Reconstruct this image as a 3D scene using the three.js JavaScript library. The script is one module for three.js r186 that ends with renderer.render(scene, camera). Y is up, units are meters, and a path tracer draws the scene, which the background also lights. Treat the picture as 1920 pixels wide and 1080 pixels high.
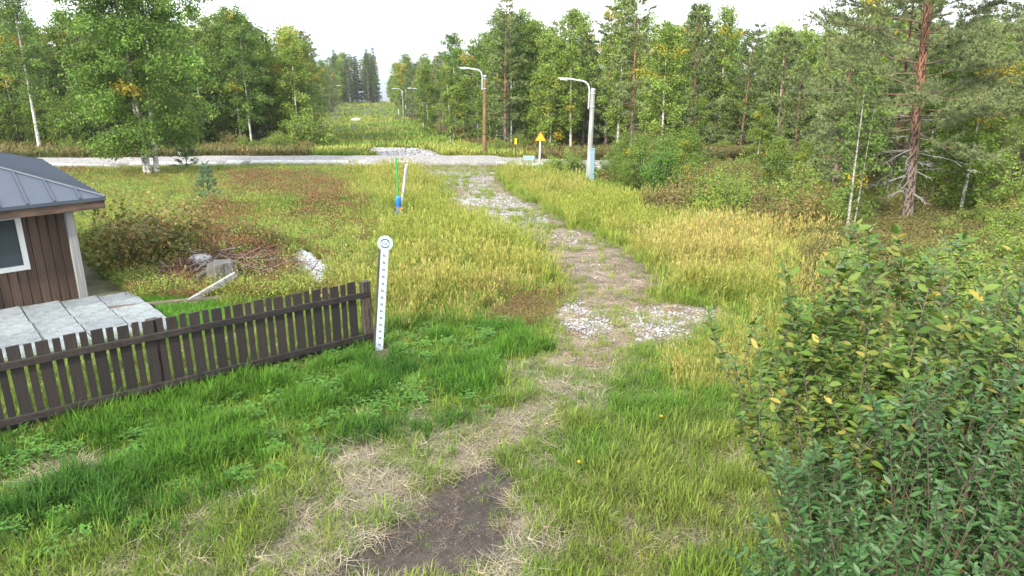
import * as THREE from 'three';
import { RoundedBoxGeometry } from 'three/addons/geometries/RoundedBoxGeometry.js';
import { mergeGeometries } from 'three/addons/utils/BufferGeometryUtils.js';

// ------------------------------------------------------------------ camera, sky, sun, exposure
const scene = new THREE.Scene();
const PITCH = 17.6 * Math.PI / 180, FOCAL = 1371, EYE = 4.06;
const camera = new THREE.PerspectiveCamera(2 * Math.atan(540 / FOCAL) * 180 / Math.PI, 16 / 9, 0.1, 30000);
camera.position.set(0, EYE, 0);
camera.lookAt(0, EYE - Math.sin(PITCH), -Math.cos(PITCH));
const renderer = new THREE.WebGLRenderer({ antialias: true });
renderer.toneMapping = THREE.LinearToneMapping;
renderer.toneMappingExposure = 2.75;
renderer.shadowMap.enabled = true;
const SUN = new THREE.Vector3(-0.56, 0.66, 0.62).normalize();
const sun = new THREE.DirectionalLight(new THREE.Color(1.0, 0.94, 0.82), 2.7);
sun.position.copy(SUN).multiplyScalar(120); sun.target.position.set(0, -4, -30);
scene.fog = new THREE.FogExp2(new THREE.Color(0.86, 0.92, 1.0), 0.00017);
sun.castShadow = true; sun.shadow.radius = 6;
Object.assign(sun.shadow.camera, { left: -90, right: 90, top: 90, bottom: -90, near: 1, far: 400 });
scene.add(sun, sun.target);

// ------------------------------------------------------------------ random numbers, noise
function rng(seed) { let a = seed >>> 0; return () => { a = (a + 0x6d2b79f5) | 0; let t = Math.imul(a ^ (a >>> 15), 1 | a); t = (t + Math.imul(t ^ (t >>> 7), 61 | t)) ^ t; return ((t ^ (t >>> 14)) >>> 0) / 4294967296; }; }
const hash2 = (x, y) => { let h = Math.imul(x | 0, 374761393) + Math.imul(y | 0, 668265263); h = Math.imul(h ^ (h >>> 13), 1274126177); return ((h ^ (h >>> 16)) >>> 0) / 4294967296; };
function vnoise(x, y) {
  const xi = Math.floor(x), yi = Math.floor(y), fx = x - xi, fy = y - yi, u = fx * fx * (3 - 2 * fx), v = fy * fy * (3 - 2 * fy);
  const a = hash2(xi, yi), b = hash2(xi + 1, yi), c = hash2(xi, yi + 1), d = hash2(xi + 1, yi + 1);
  return a + (b - a) * u + (c - a) * v + (a - b - c + d) * u * v;
}
const fbm = (x, y, o = 4) => { let s = 0, a = 0.5, t = 0; for (let i = 0; i < o; i++) { s += a * vnoise(x, y); t += a; x = x * 2.03 + 17.3; y = y * 2.03 + 9.1; a *= 0.5; } return s / t; };
const wrapNoise = (u, v, n, s) => { // tileable value noise, u v in 0..1, n cells
  const x = u * n, y = v * n, xi = Math.floor(x), yi = Math.floor(y), fx = x - xi, fy = y - yi, a = fx * fx * (3 - 2 * fx), b = fy * fy * (3 - 2 * fy), m = (q) => ((q % n) + n) % n;
  const h = (i, j) => hash2(m(i) + s * 131, m(j) + s * 57);
  return (h(xi, yi) * (1 - a) + h(xi + 1, yi) * a) * (1 - b) + (h(xi, yi + 1) * (1 - a) + h(xi + 1, yi + 1) * a) * b;
};
const clamp = (x, a = 0, b = 1) => Math.min(b, Math.max(a, x)), lerp = (a, b, t) => a + (b - a) * t, sstep = (a, b, x) => { const t = clamp((x - a) / (b - a)); return t * t * (3 - 2 * t); };
const mix3 = (a, b, t) => [lerp(a[0], b[0], t), lerp(a[1], b[1], t), lerp(a[2], b[2], t)];

// ------------------------------------------------------------------ sky: thin bright cloud veil
{
  const W = 512, H = 256, d = new Float32Array(W * H * 4);
  for (let j = 0; j < H; j++) for (let i = 0; i < W; i++) {
    const el = ((j + 0.5) / H - 0.5) * Math.PI, az = (i + 0.5) / W * 2 * Math.PI;
    const y = Math.sin(el), x = Math.cos(el) * Math.cos(az), z = Math.cos(el) * Math.sin(az), up = Math.max(0, y);
    const k = 1 / (up + 0.25);
    const cl = sstep(0.42, 0.68, fbm(x * k * 1.1 + 31, z * k * 1.1 + 12, 5));
    const blue = mix3([0.62, 0.72, 0.86], [0.30, 0.45, 0.72], Math.pow(up, 0.5));
    const veil = [0.80, 0.82, 0.84];
    let c = mix3(blue, veil, lerp(0.8, 0.35 + 0.6 * cl, sstep(0.04, 0.5, up)));
    const cs = Math.max(0, x * SUN.x + y * SUN.y + z * SUN.z), glow = 0.55 * Math.pow(cs, 6);
    c = [c[0] * 1.2 + glow, c[1] * 1.2 + glow * 0.96, c[2] * 1.2 + glow * 0.88];
    if (y < 0) c = mix3(c, [0.2, 0.22, 0.15], clamp(-y * 8));
    const o = (j * W + i) * 4; d[o] = c[0]; d[o + 1] = c[1]; d[o + 2] = c[2]; d[o + 3] = 1;
  }
  const t = new THREE.DataTexture(d, W, H, THREE.RGBAFormat, THREE.FloatType);
  t.mapping = THREE.EquirectangularReflectionMapping; t.magFilter = t.minFilter = THREE.LinearFilter; t.needsUpdate = true;
  scene.background = t; scene.environment = t;
}

// ------------------------------------------------------------------ ground shape
const PROFILE = [[-60, 3.9], [2, 4.03], [5, 4.06], [10.2, 4.24], [15, 4.55], [20, 4.97], [30, 5.95], [41, 6.85], [48, 7.2], [52, 7.32], [57, 7.42], [62, 7.72], [80, 8.9], [100, 10.05], [150, 12.0], [240, 14.6], [300, 18.5], [500, 45], [1500, 140], [4000, 190], [14000, 200], [20000, 200]];
const SLOPES = PROFILE.map((p, i) => {
  const m = (k) => (PROFILE[k + 1][1] - PROFILE[k][1]) / (PROFILE[k + 1][0] - PROFILE[k][0]);
  if (i === 0) return m(0); if (i === PROFILE.length - 1) return m(i - 1);
  const a = m(i - 1), b = m(i); return a * b <= 0 ? 0 : 2 * a * b / (a + b);
});
function drop(D) {
  if (D <= PROFILE[0][0]) return PROFILE[0][1];
  let i = 0; while (i < PROFILE.length - 2 && D > PROFILE[i + 1][0]) i++;
  const [x0, y0] = PROFILE[i], [x1, y1] = PROFILE[i + 1], h = x1 - x0, t = clamp((D - x0) / h), t2 = t * t, t3 = t2 * t;
  return (2 * t3 - 3 * t2 + 1) * y0 + (t3 - 2 * t2 + t) * h * SLOPES[i] + (3 * t2 - 2 * t3) * y1 + (t3 - t2) * h * SLOPES[i + 1];
}
function groundHeight(x, z) {
  const D = -z;
  let y = EYE - drop(D);
  const rough = sstep(3, 12, D) * 0.10 + sstep(60, 120, D) * 0.35;
  y += (fbm(x * 0.35 + 40, z * 0.35, 3) - 0.5) * rough + (fbm(x * 1.7, z * 1.7 + 5, 2) - 0.5) * 0.05 * (D < 70 ? 1 : 0);
  const bump = (cx, cz, rx, rz, h) => { const q = ((x - cx) / rx) ** 2 + ((z - cz) / rz) ** 2; if (q < 4) y += h * Math.exp(-q * 1.6) * (0.8 + 0.4 * vnoise(x * 2.2, z * 2.2)); };
  bump(-6.5, -17.0, 1.7, 1.5, 0.55); bump(-9.4, -19, 2.4, 1.6, 0.6); bump(-8, -27, 5, 3, 0.5);
  return y;
}
const fwd = new THREE.Vector3(0, -Math.sin(PITCH), -Math.cos(PITCH)), upv = new THREE.Vector3(0, Math.cos(PITCH), -Math.sin(PITCH));
// where a sight line through a point of the survey photograph meets the ground
function spot(px, py) {
  const d = fwd.clone().addScaledVector(upv, -(py - 540) / FOCAL); d.x += (px - 960) / FOCAL;
  let t = 2, step = 0.05;
  for (let i = 0; i < 4000; i++) { const y = EYE + d.y * t; if (y <= groundHeight(d.x * t, d.z * t)) break; t += step; step = Math.max(0.02, t * 0.004); }
  return [d.x * t, d.z * t];
}
const seen = (x, y, z, m = 1.12) => { // inside the view, with a margin
  const dy = y - EYE, dep = fwd.y * dy + fwd.z * z; if (dep < 0.5) return false;
  const u = x / dep, v = (upv.y * dy + upv.z * z) / dep;
  return Math.abs(u) < 960 / FOCAL * m && Math.abs(v) < 540 / FOCAL * m;
};
const area = (pts) => { const q = pts.map(([a, b]) => spot(a, b)); q.box = [Math.min(...q.map((p) => p[0])), Math.max(...q.map((p) => p[0])), Math.min(...q.map((p) => p[1])), Math.max(...q.map((p) => p[1]))]; return q; };
function depthIn(q, x, z) { // signed distance to an outline, positive inside
  let inside = false, best = 1e9;
  for (let i = 0, j = q.length - 1; i < q.length; j = i++) {
    const [xi, zi] = q[i], [xj, zj] = q[j];
    if ((zi > z) !== (zj > z) && x < (xj - xi) * (z - zi) / (zj - zi) + xi) inside = !inside;
    const dx = xj - xi, dz = zj - zi, t = clamp(((x - xi) * dx + (z - zi) * dz) / (dx * dx + dz * dz + 1e-9)), ex = xi + dx * t - x, ez = zi + dz * t - z;
    best = Math.min(best, ex * ex + ez * ez);
  }
  return (inside ? 1 : -1) * Math.sqrt(best);
}
const within = (q, x, z, soft = 0.3, jag = 0.35, grow = 0) => {
  const pad = soft + jag + grow; if (x < q.box[0] - pad || x > q.box[1] + pad || z < q.box[2] - pad || z > q.box[3] + pad) return 0;
  const n = (fbm(x * 1.3 + 3, z * 1.3 + 8, 3) - 0.5) * 2 * jag; return sstep(-soft, soft, depthIn(q, x, z) + n + grow);
};
const lineDist = (pts, x, z) => { let b = 1e9; for (let i = 0; i + 1 < pts.length; i++) { const [ax, az] = pts[i], [bx, bz] = pts[i + 1], dx = bx - ax, dz = bz - az, t = clamp(((x - ax) * dx + (z - az) * dz) / (dx * dx + dz * dz)); b = Math.min(b, Math.hypot(ax + dx * t - x, az + dz * t - z)); } return b; };

const TRACK = area([[610, 1095], [710, 1005], [790, 932], [858, 880], [930, 858], [972, 875], [966, 925], [946, 985], [925, 1040], [890, 1095]]);
const STRAW = [area([[120, 1085], [330, 985], [520, 905], [640, 850], [800, 815], [930, 800], [1000, 850], [1000, 900], [980, 960], [960, 1085]]), area([[900, 800], [960, 715], [1020, 675], [1120, 670], [1165, 720], [1130, 760], [1060, 800], [1010, 880], [960, 880], [880, 850]]), area([[20, 905], [60, 868], [165, 850], [170, 880], [90, 915]])];
const TRAIL = [area([[1060, 690], [1075, 655], [1050, 640], [1050, 575], [1080, 555], [1150, 548], [1200, 555], [1340, 580], [1335, 610], [1260, 640], [1150, 655], [1120, 690]]), area([[1080, 560], [1095, 520], [1060, 490], [1050, 470], [1000, 445], [930, 425], [880, 395], [818, 382], [870, 372], [850, 350], [800, 330], [770, 312], [900, 306], [930, 318], [920, 345], [960, 370], [1010, 400], [1035, 425], [1085, 440], [1110, 460], [1160, 490], [1195, 525], [1200, 560]])];
const STONY = [[area([[1055, 630], [1050, 580], [1085, 560], [1130, 575], [1120, 640]]), 1], [area([[1190, 640], [1200, 590], [1240, 575], [1335, 580], [1330, 612], [1260, 640]]), 1], [area([[880, 395], [860, 375], [900, 350], [960, 370], [1010, 398], [1035, 428], [950, 428]]), 1], [area([[818, 384], [830, 372], [890, 372], [890, 386]]), 1], [area([[800, 332], [780, 318], [900, 312], [930, 325], [925, 350], [860, 352]]), 0.8], [area([[1030, 430], [1085, 432], [1110, 465], [1070, 470]]), 0.3], [area([[1060, 490], [1120, 480], [1190, 520], [1110, 525]]), 0.08]];
const DRAIN = area([[552, 478], [566, 470], [590, 480], [606, 500], [612, 545], [585, 545], [572, 510]]);
const APRON = area([[672, 284], [700, 277], [790, 279], [840, 293], [900, 299], [700, 298]]);
const ROADLINE = [spot(-420, 313), spot(-100, 308), spot(150, 306), spot(500, 302), spot(800, 302.5), spot(950, 306), spot(1110, 311), spot(1300, 318), spot(1600, 325), spot(1850, 330), spot(2300, 338)];
const CUT = area([[600, 297], [612, 250], [612, 220], [622, 206], [680, 190.5], [715, 190.5], [745, 214], [795, 245], [900, 285], [1000, 297]]);
const LUSH = area([[-60, 840], [240, 778], [365, 730], [700, 655], [735, 600], [900, 600], [1095, 655], [1080, 682], [960, 700], [890, 775], [760, 800], [640, 850], [520, 895], [330, 955], [160, 1030], [-60, 1095]]);
const FRESH = area([[1090, 720], [1120, 670], [1250, 640], [1420, 560], [1560, 600], [1560, 1095], [950, 1095], [985, 1000], [1000, 900], [1010, 840]]);
const MEADOW = [area([[700, 318], [800, 325], [830, 350], [815, 385], [930, 430], [1040, 470], [1060, 500], [1085, 545], [940, 565], [760, 585], [742, 450]]), area([[920, 320], [1000, 330], [1150, 380], [1400, 430], [1520, 450], [1490, 560], [1340, 585], [1200, 550], [1190, 515], [1100, 450], [960, 365]])];
const STRAWBANK = area([[1315, 650], [1330, 590], [1400, 560], [1440, 600], [1420, 700], [1340, 720]]);
const LOT = area([[330, 335], [400, 312], [600, 312], [690, 330], [700, 450], [560, 470], [500, 480], [360, 560], [330, 480]]);
const HEATH = [area([[360, 400], [400, 385], [470, 440], [500, 490], [470, 520], [400, 470], [365, 440]]), area([[420, 330], [600, 330], [690, 375], [700, 405], [640, 415], [560, 390], [440, 370]]), area([[940, 610], [930, 580], [960, 560], [1050, 555], [1050, 600], [1000, 615]]), area([[20, 322], [190, 318], [150, 332], [110, 336]])];
const STAKE = spot(711, 657), HYD = spot(748, 402), BRUSH = spot(440, 512);
const LAWN = area([[130, 628], [160, 572], [300, 560], [370, 560], [460, 590], [380, 640]]);

function cover(x, z) { // what lies on the ground here
  const D = -z, c = { road: 0, trail: 0, track: 0, straw: 0, apron: 0, drain: 0 };
  if (D > 40 && D < 75) { const n = (fbm(x * 0.5, z * 0.5, 3) - 0.5) * 0.8; c.road = sstep(-0.2, 0.2, 2.3 + n - lineDist(ROADLINE, x, z)); c.apron = within(APRON, x, z, 0.5, 0.5); }
  if (D < 60) for (const q of TRAIL) c.trail = Math.max(c.trail, within(q, x, z, 0.35, 0.35, D > 14 ? 0.4 : 0.15));
  if (D < 8) c.track = within(TRACK, x, z, 0.12, 0.14);
  if (D < 12) for (const q of STRAW) c.straw = Math.max(c.straw, within(q, x, z, 0.55, 0.7));
  if (D > 11 && D < 20) c.drain = within(DRAIN, x, z, 0.1, 0.12);
  return c;
}

// ------------------------------------------------------------------ names, tags
const taken = new Map();
function numbered(n) { const k = taken.get(n) ?? 0; taken.set(n, k + 1); return k ? `${n}_${String(k).padStart(3, '0')}` : n; }
function tag(o, label, category, group, kind) { o.userData = { label, category }; if (group) o.userData.group = group; if (kind) o.userData.kind = kind; return o; }
function base(name, x, y, z, turn = 0) { const g = new THREE.Group(); g.name = numbered(name); g.position.set(x, y, z); g.rotation.y = turn; scene.add(g); return g; }
function part(name, geo, mat, parent, p, r) { const m = new THREE.Mesh(geo, mat); m.name = name; if (p) m.position.set(...p); if (r) m.rotation.set(...r); m.castShadow = m.receiveShadow = true; parent.add(m); return m; }

// ------------------------------------------------------------------ geometry collector
class Bag {
  constructor() { this.p = []; this.n = []; this.c = []; this.u = []; this.i = []; }
  get size() { return this.p.length / 3; }
  v(x, y, z, nx, ny, nz, c, u = 0, w = 0) { this.p.push(x, y, z); this.n.push(nx, ny, nz); this.c.push(c[0], c[1], c[2]); this.u.push(u, w); return this.size - 1; }
  // a pointed leaf from (x,y,z) along d, half width w, facing roughly n; bent by sag
  leaf(x, y, z, d, n, L, w, c, sag = 0) {
    let sx = d[1] * n[2] - d[2] * n[1], sy = d[2] * n[0] - d[0] * n[2], sz = d[0] * n[1] - d[1] * n[0]; const l = Math.hypot(sx, sy, sz) || 1; sx *= w / l; sy *= w / l; sz *= w / l;
    n = unit(d[1] * sz - d[2] * sy, d[2] * sx - d[0] * sz, d[0] * sy - d[1] * sx);
    const mx = x + d[0] * L * 0.45, my = y + d[1] * L * 0.45 + sag * 0.3, mz = z + d[2] * L * 0.45;
    const a = this.v(x, y, z, ...n, c), b = this.v(mx + sx, my + sy, mz + sz, ...n, c), e = this.v(mx - sx, my - sy, mz - sz, ...n, c), t = this.v(x + d[0] * L, y + d[1] * L - sag, z + d[2] * L, ...n, c);
    this.i.push(a, b, e, b, t, e);
  }
  blade(x, y, z, d, n, L, w, c) { // a thin needle: one triangle
    let sx = d[1] * n[2] - d[2] * n[1], sy = d[2] * n[0] - d[0] * n[2], sz = d[0] * n[1] - d[1] * n[0]; const l = Math.hypot(sx, sy, sz) || 1; sx *= w / l; sy *= w / l; sz *= w / l;
    n = unit(d[1] * sz - d[2] * sy, d[2] * sx - d[0] * sz, d[0] * sy - d[1] * sx);
    const a = this.v(x + sx, y + sy, z + sz, ...n, c), b = this.v(x - sx, y - sy, z - sz, ...n, c), t = this.v(x + d[0] * L, y + d[1] * L, z + d[2] * L, ...n, c);
    this.i.push(a, b, t);
  }
  tube(pts, rad, sides, col, vscale = 1, uscale = 1) {
    const rings = []; let len = 0;
    for (let k = 0; k < pts.length; k++) {
      const a = pts[Math.max(0, k - 1)], b = pts[Math.min(pts.length - 1, k + 1)]; let dx = b[0] - a[0], dy = b[1] - a[1], dz = b[2] - a[2]; const l = Math.hypot(dx, dy, dz) || 1; dx /= l; dy /= l; dz /= l;
      let ux, uy, uz; if (Math.abs(dy) < 0.9) { ux = -dz; uy = 0; uz = dx; } else { ux = 0; uy = dz; uz = -dy; } let q = Math.hypot(ux, uy, uz) || 1; ux /= q; uy /= q; uz /= q;
      if (Math.abs(dy) >= 0.9) { ux = 1 - dx * dx; uy = -dx * dy; uz = -dx * dz; q = Math.hypot(ux, uy, uz); ux /= q; uy /= q; uz /= q; }
      const wx = dy * uz - dz * uy, wy = dz * ux - dx * uz, wz = dx * uy - dy * ux, r = rad[k], c = typeof col === 'function' ? col(k / (pts.length - 1)) : col, ring = [];
      if (k) len += Math.hypot(pts[k][0] - pts[k - 1][0], pts[k][1] - pts[k - 1][1], pts[k][2] - pts[k - 1][2]);
      for (let s = 0; s <= sides; s++) { const t = s / sides * 2 * Math.PI, cs = Math.cos(t), sn = Math.sin(t), nx = ux * cs + wx * sn, ny = uy * cs + wy * sn, nz = uz * cs + wz * sn; ring.push(this.v(pts[k][0] + nx * r, pts[k][1] + ny * r, pts[k][2] + nz * r, nx, ny, nz, c, s / sides * uscale, len * vscale)); }
      rings.push(ring);
    }
    for (let k = 0; k + 1 < rings.length; k++) for (let s = 0; s < sides; s++) { const a = rings[k][s], b = rings[k][s + 1], c = rings[k + 1][s], d = rings[k + 1][s + 1]; this.i.push(a, c, b, b, c, d); }
    return this;
  }
  geo() {
    const p = this.p, q = this.n, I = this.i; // wind every face so that it agrees with its normals
    for (let k = 0; k < I.length; k += 3) {
      const a = I[k] * 3, b = I[k + 1] * 3, c = I[k + 2] * 3, ux = p[b] - p[a], uy = p[b + 1] - p[a + 1], uz = p[b + 2] - p[a + 2], vx = p[c] - p[a], vy = p[c + 1] - p[a + 1], vz = p[c + 2] - p[a + 2];
      const d = (uy * vz - uz * vy) * (q[a] + q[b] + q[c]) + (uz * vx - ux * vz) * (q[a + 1] + q[b + 1] + q[c + 1]) + (ux * vy - uy * vx) * (q[a + 2] + q[b + 2] + q[c + 2]);
      if (d < 0) { const t = I[k + 1]; I[k + 1] = I[k + 2]; I[k + 2] = t; }
    }
    const g = new THREE.BufferGeometry();
    g.setAttribute('position', new THREE.BufferAttribute(new Float32Array(this.p), 3)); g.setAttribute('normal', new THREE.BufferAttribute(new Float32Array(this.n), 3));
    g.setAttribute('color', new THREE.BufferAttribute(new Float32Array(this.c), 3)); g.setAttribute('uv', new THREE.BufferAttribute(new Float32Array(this.u), 2));
    g.setIndex(new THREE.BufferAttribute(new Uint32Array(this.i), 1)); return g;
  }
}
const unit = (x, y, z) => { const l = Math.hypot(x, y, z) || 1; return [x / l, y / l, z / l]; };
const randDir = (R, bias = 0) => { const z = R() * 2 - 1, a = R() * 6.2832, s = Math.sqrt(1 - z * z); return unit(s * Math.cos(a), z + bias, s * Math.sin(a)); };
const gauss = (R) => (R() + R() + R() - 1.5) * 1.15;

// ------------------------------------------------------------------ textures and materials
function texture(n, fn, rep = 1, color = true) {
  const d = new Uint8Array(n * n * 4);
  for (let j = 0; j < n; j++) for (let i = 0; i < n; i++) { const c = fn((i + 0.5) / n, (j + 0.5) / n, i, j), o = (j * n + i) * 4; for (let k = 0; k < 3; k++) d[o + k] = clamp(Array.isArray(c) ? c[k] : c) * 255; d[o + 3] = 255; }
  const t = new THREE.DataTexture(d, n, n); t.wrapS = t.wrapT = THREE.RepeatWrapping; t.magFilter = THREE.LinearFilter; t.minFilter = THREE.LinearFilter; if (color) t.colorSpace = THREE.SRGBColorSpace; t.repeat.set(rep, rep); t.needsUpdate = true; return t;
}
const multi = (u, v, s) => wrapNoise(u, v, 8, s) * 0.3 + wrapNoise(u, v, 24, s + 1) * 0.25 + wrapNoise(u, v, 64, s + 2) * 0.25 + wrapNoise(u, v, 160, s + 3) * 0.2;
const soilTex = texture(512, (u, v) => { const n = multi(u, v, 1); return 0.58 + n * 0.55; });
const soilBump = texture(512, (u, v) => multi(u, v, 5), 1, false);
const gritTex = texture(512, (u, v, i, j) => { const c = wrapNoise(u, v, 90, 21) * 0.5 + wrapNoise(u, v, 200, 22) * 0.5, big = wrapNoise(u, v, 12, 23); const g = 0.55 + 0.6 * (c - 0.5) * 1.6 + 0.15 * big; return [g * 1.0, g * 0.98, g * 0.96]; });
const gritBump = texture(512, (u, v) => wrapNoise(u, v, 90, 21) * 0.6 + wrapNoise(u, v, 200, 22) * 0.4, 1, false);
const birchTex = texture(256, (u, v) => { const dark = wrapNoise(u * 0.25, v, 40, 31) * 0.6 + wrapNoise(u, v, 16, 32) * 0.4; const scar = sstep(0.62, 0.72, dark), grain = wrapNoise(u, v, 60, 33) * 0.12; const w = 0.92 - grain; return mix3([w, w * 0.98, w * 0.95], [0.14, 0.12, 0.11], scar); });
const barkTex = texture(256, (u, v) => { const p = wrapNoise(u, v * 0.5, 14, 41), q = wrapNoise(u, v, 40, 42); const cr = sstep(0.38, 0.5, p * 0.7 + q * 0.3); return 0.45 + 0.5 * cr + 0.1 * q; });
const barkBump = texture(256, (u, v) => sstep(0.3, 0.55, wrapNoise(u, v * 0.5, 14, 41) * 0.7 + wrapNoise(u, v, 40, 42) * 0.3), 1, false);
const woodTex = texture(256, (u, v) => { const g = wrapNoise(u, v * 0.06, 60, 51) * 0.6 + wrapNoise(u, v * 0.1, 24, 52) * 0.4, k = wrapNoise(u, v, 6, 53); return 0.62 + g * 0.42 - 0.12 * k; });
const woodBump = texture(256, (u, v) => wrapNoise(u, v * 0.06, 60, 51) * 0.7 + wrapNoise(u, v, 40, 54) * 0.3, 1, false);
const metalTex = texture(256, (u, v) => 0.86 + 0.14 * multi(u, v, 61));
const std = (o) => new THREE.MeshStandardMaterial({ roughness: 0.9, metalness: 0, ...o });
const rgb = (r, g, b) => new THREE.Color().setRGB(r, g, b);
const leafy = (o = {}) => new THREE.MeshPhysicalMaterial({ vertexColors: true, side: THREE.DoubleSide, roughness: 0.62, transmission: 0.42, thickness: 0, specularIntensity: 0.35, ...o });
const M = {
  leaf: leafy(), needle: std({ vertexColors: true, side: THREE.DoubleSide, roughness: 0.6 }),
  grass: leafy({ roughness: 0.75, transmission: 0.3, specularIntensity: 0.25 }), dry: std({ vertexColors: true, side: THREE.DoubleSide, roughness: 0.8 }),
  birch: std({ map: birchTex, bumpMap: birchTex, bumpScale: 0.004, vertexColors: true, roughness: 0.75 }), bark: std({ map: barkTex, bumpMap: barkBump, bumpScale: 0.02, vertexColors: true }),
  twig: std({ vertexColors: true }), ground: std({ map: soilTex, bumpMap: soilBump, bumpScale: 0.03, vertexColors: true, roughness: 1 }), grit: std({ map: gritTex, bumpMap: gritBump, bumpScale: 0.015, vertexColors: true, roughness: 1 }),
  stone: std({ map: soilTex, roughness: 0.95 }),
};

// ------------------------------------------------------------------ the ground, the gravel road, the trail and the dirt track
{
  const xs = [0], zs = [];
  for (let x = 0, s = 0.1; x < 14000;) { if (x > 5.5) s *= x > 300 ? 1.25 : 1.035; x += s; xs.push(x); xs.unshift(-x); }
  for (let z = -2, s = 0.8; z < 60;) { s *= 1.3; z += s; zs.unshift(z); }
  zs.push(-2.2); for (let d = 2.3, s = 0.09; d < 15000;) { zs.push(-d); if (d > 12) s *= d > 320 ? 1.25 : 1.022; d += s; }
  const nx = xs.length, nz = zs.length, pos = [], col = [], uv = [], kind = new Uint8Array(nx * nz);
  for (let j = 0; j < nz; j++) for (let i = 0; i < nx; i++) {
    const x = xs[i], z = zs[j], D = -z; let y = groundHeight(x, z);
    const near = D > 1 && D < 320 && Math.abs(x) < 200 ? cover(x, z) : { road: 0, trail: 0, track: 0, straw: 0, apron: 0, drain: 0 };
    const n1 = fbm(x * 0.6, z * 0.6, 3), n2 = fbm(x * 3.1 + 9, z * 3.1, 2);
    let c = mix3([0.085, 0.07, 0.04], [0.13, 0.12, 0.055], n1);
    if (D > 12) c = mix3(c, [0.12, 0.13, 0.04], 0.6 * sstep(0.35, 0.6, n2));
    if (D > 300) c = mix3([0.03, 0.05, 0.02], [0.05, 0.08, 0.03], n1);
    let lot = D < 60 && D > 10 ? Math.max(...HEATH.map((q) => within(q, x, z, 0.6, 0.6))) : 0;
    c = mix3(c, [0.14, 0.075, 0.045], lot * 0.8);
    c = mix3(c, mix3([0.19, 0.155, 0.105], [0.13, 0.105, 0.07], n2), near.straw * 0.85);
    if (near.trail > 0) c = mix3(c, mix3([0.35, 0.26, 0.17], [0.52, 0.41, 0.29], sstep(0.3, 0.7, n2)), near.trail);
    if (near.track > 0) { c = mix3(c, mix3([0.042, 0.032, 0.024], [0.072, 0.055, 0.041], n2), near.track); y -= 0.03 * near.track; }
    if (near.apron > 0) c = mix3(c, [0.36, 0.33, 0.28], near.apron);
    if (near.road > 0) { c = mix3(c, mix3([0.64, 0.62, 0.59], [0.74, 0.72, 0.69], n1), near.road); y += 0.22 * near.road; }
    kind[j * nx + i] = near.road > 0.5 ? 1 : near.trail > 0.5 || near.apron > 0.5 ? 2 : near.track > 0.5 ? 3 : 0;
    pos.push(x, y, z); col.push(...c); uv.push(x / 1.6, z / 1.6);
  }
  const idx = [[], [], [], []];
  for (let j = 0; j + 1 < nz; j++) for (let i = 0; i + 1 < nx; i++) { const a = j * nx + i, b = a + 1, c = a + nx, d = c + 1; idx[kind[a]].push(a, b, c, b, d, c); }
  const whole = new THREE.BufferGeometry(); whole.setAttribute('position', new THREE.Float32BufferAttribute(pos, 3)); whole.setIndex(idx.flat()); whole.computeVertexNormals();
  const nor = whole.attributes.normal.array;
  const pick = (name, list, mat, label, category) => {
    const map = new Map(), P = [], N = [], C = [], U = [], I = [];
    for (const v of list) { let k = map.get(v); if (k === undefined) { k = map.size; map.set(v, k); P.push(pos[v * 3], pos[v * 3 + 1], pos[v * 3 + 2]); N.push(nor[v * 3], nor[v * 3 + 1], nor[v * 3 + 2]); C.push(col[v * 3], col[v * 3 + 1], col[v * 3 + 2]); U.push(uv[v * 2], uv[v * 2 + 1]); } I.push(k); }
    const g = new THREE.BufferGeometry(); g.setAttribute('position', new THREE.Float32BufferAttribute(P, 3)); g.setAttribute('normal', new THREE.Float32BufferAttribute(N, 3)); g.setAttribute('color', new THREE.Float32BufferAttribute(C, 3)); g.setAttribute('uv', new THREE.Float32BufferAttribute(U, 2)); g.setIndex(I);
    tag(part(name, g, mat, scene), label, category, null, 'structure');
  };
  pick('ground', idx[0], M.ground, 'sloping soil under grass, heath and forest', 'ground');
  pick('gravel_road', idx[1], M.grit, 'pale grey gravel road crossing the view behind the meadow', 'road');
  pick('gravel_trail', idx[2], M.grit, 'brown dirt and gravel trail winding down to the road', 'trail');
  pick('dirt_track', idx[3], M.ground, 'dark bare earth track in the foreground grass', 'track');
}
{ // far hills across the valley
  const P = [], C = [], I = []; const rows = 24, cols = 160;
  for (let j = 0; j < rows; j++) for (let i = 0; i < cols; i++) {
    const D = 3200 + j * 320, x = -7000 + i * 88, n = fbm(x / 1500 + 4, D / 1500, 4), e = sstep(0, 1, j / rows);
    P.push(x, EYE - 195 + e * (160 + n * 165) + fbm(x / 160, D / 160, 2) * 14, -D);
    const open = sstep(0.58, 0.66, fbm(x / 420 + 9, D / 700, 3)); C.push(...mix3([0.035, 0.06, 0.035], [0.17, 0.2, 0.12], open));
  }
  for (let j = 0; j + 1 < rows; j++) for (let i = 0; i + 1 < cols; i++) { const a = j * cols + i; I.push(a, a + 1, a + cols, a + 1, a + cols + 1, a + cols); }
  const g = new THREE.BufferGeometry(); g.setAttribute('position', new THREE.Float32BufferAttribute(P, 3)); g.setAttribute('color', new THREE.Float32BufferAttribute(C, 3)); g.setIndex(I); g.computeVertexNormals();
  tag(part('hills', g, std({ vertexColors: true, side: THREE.DoubleSide }), scene), 'hazy blue forested hills at the end of the trail cut', 'hills', null, 'structure');
}

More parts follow.
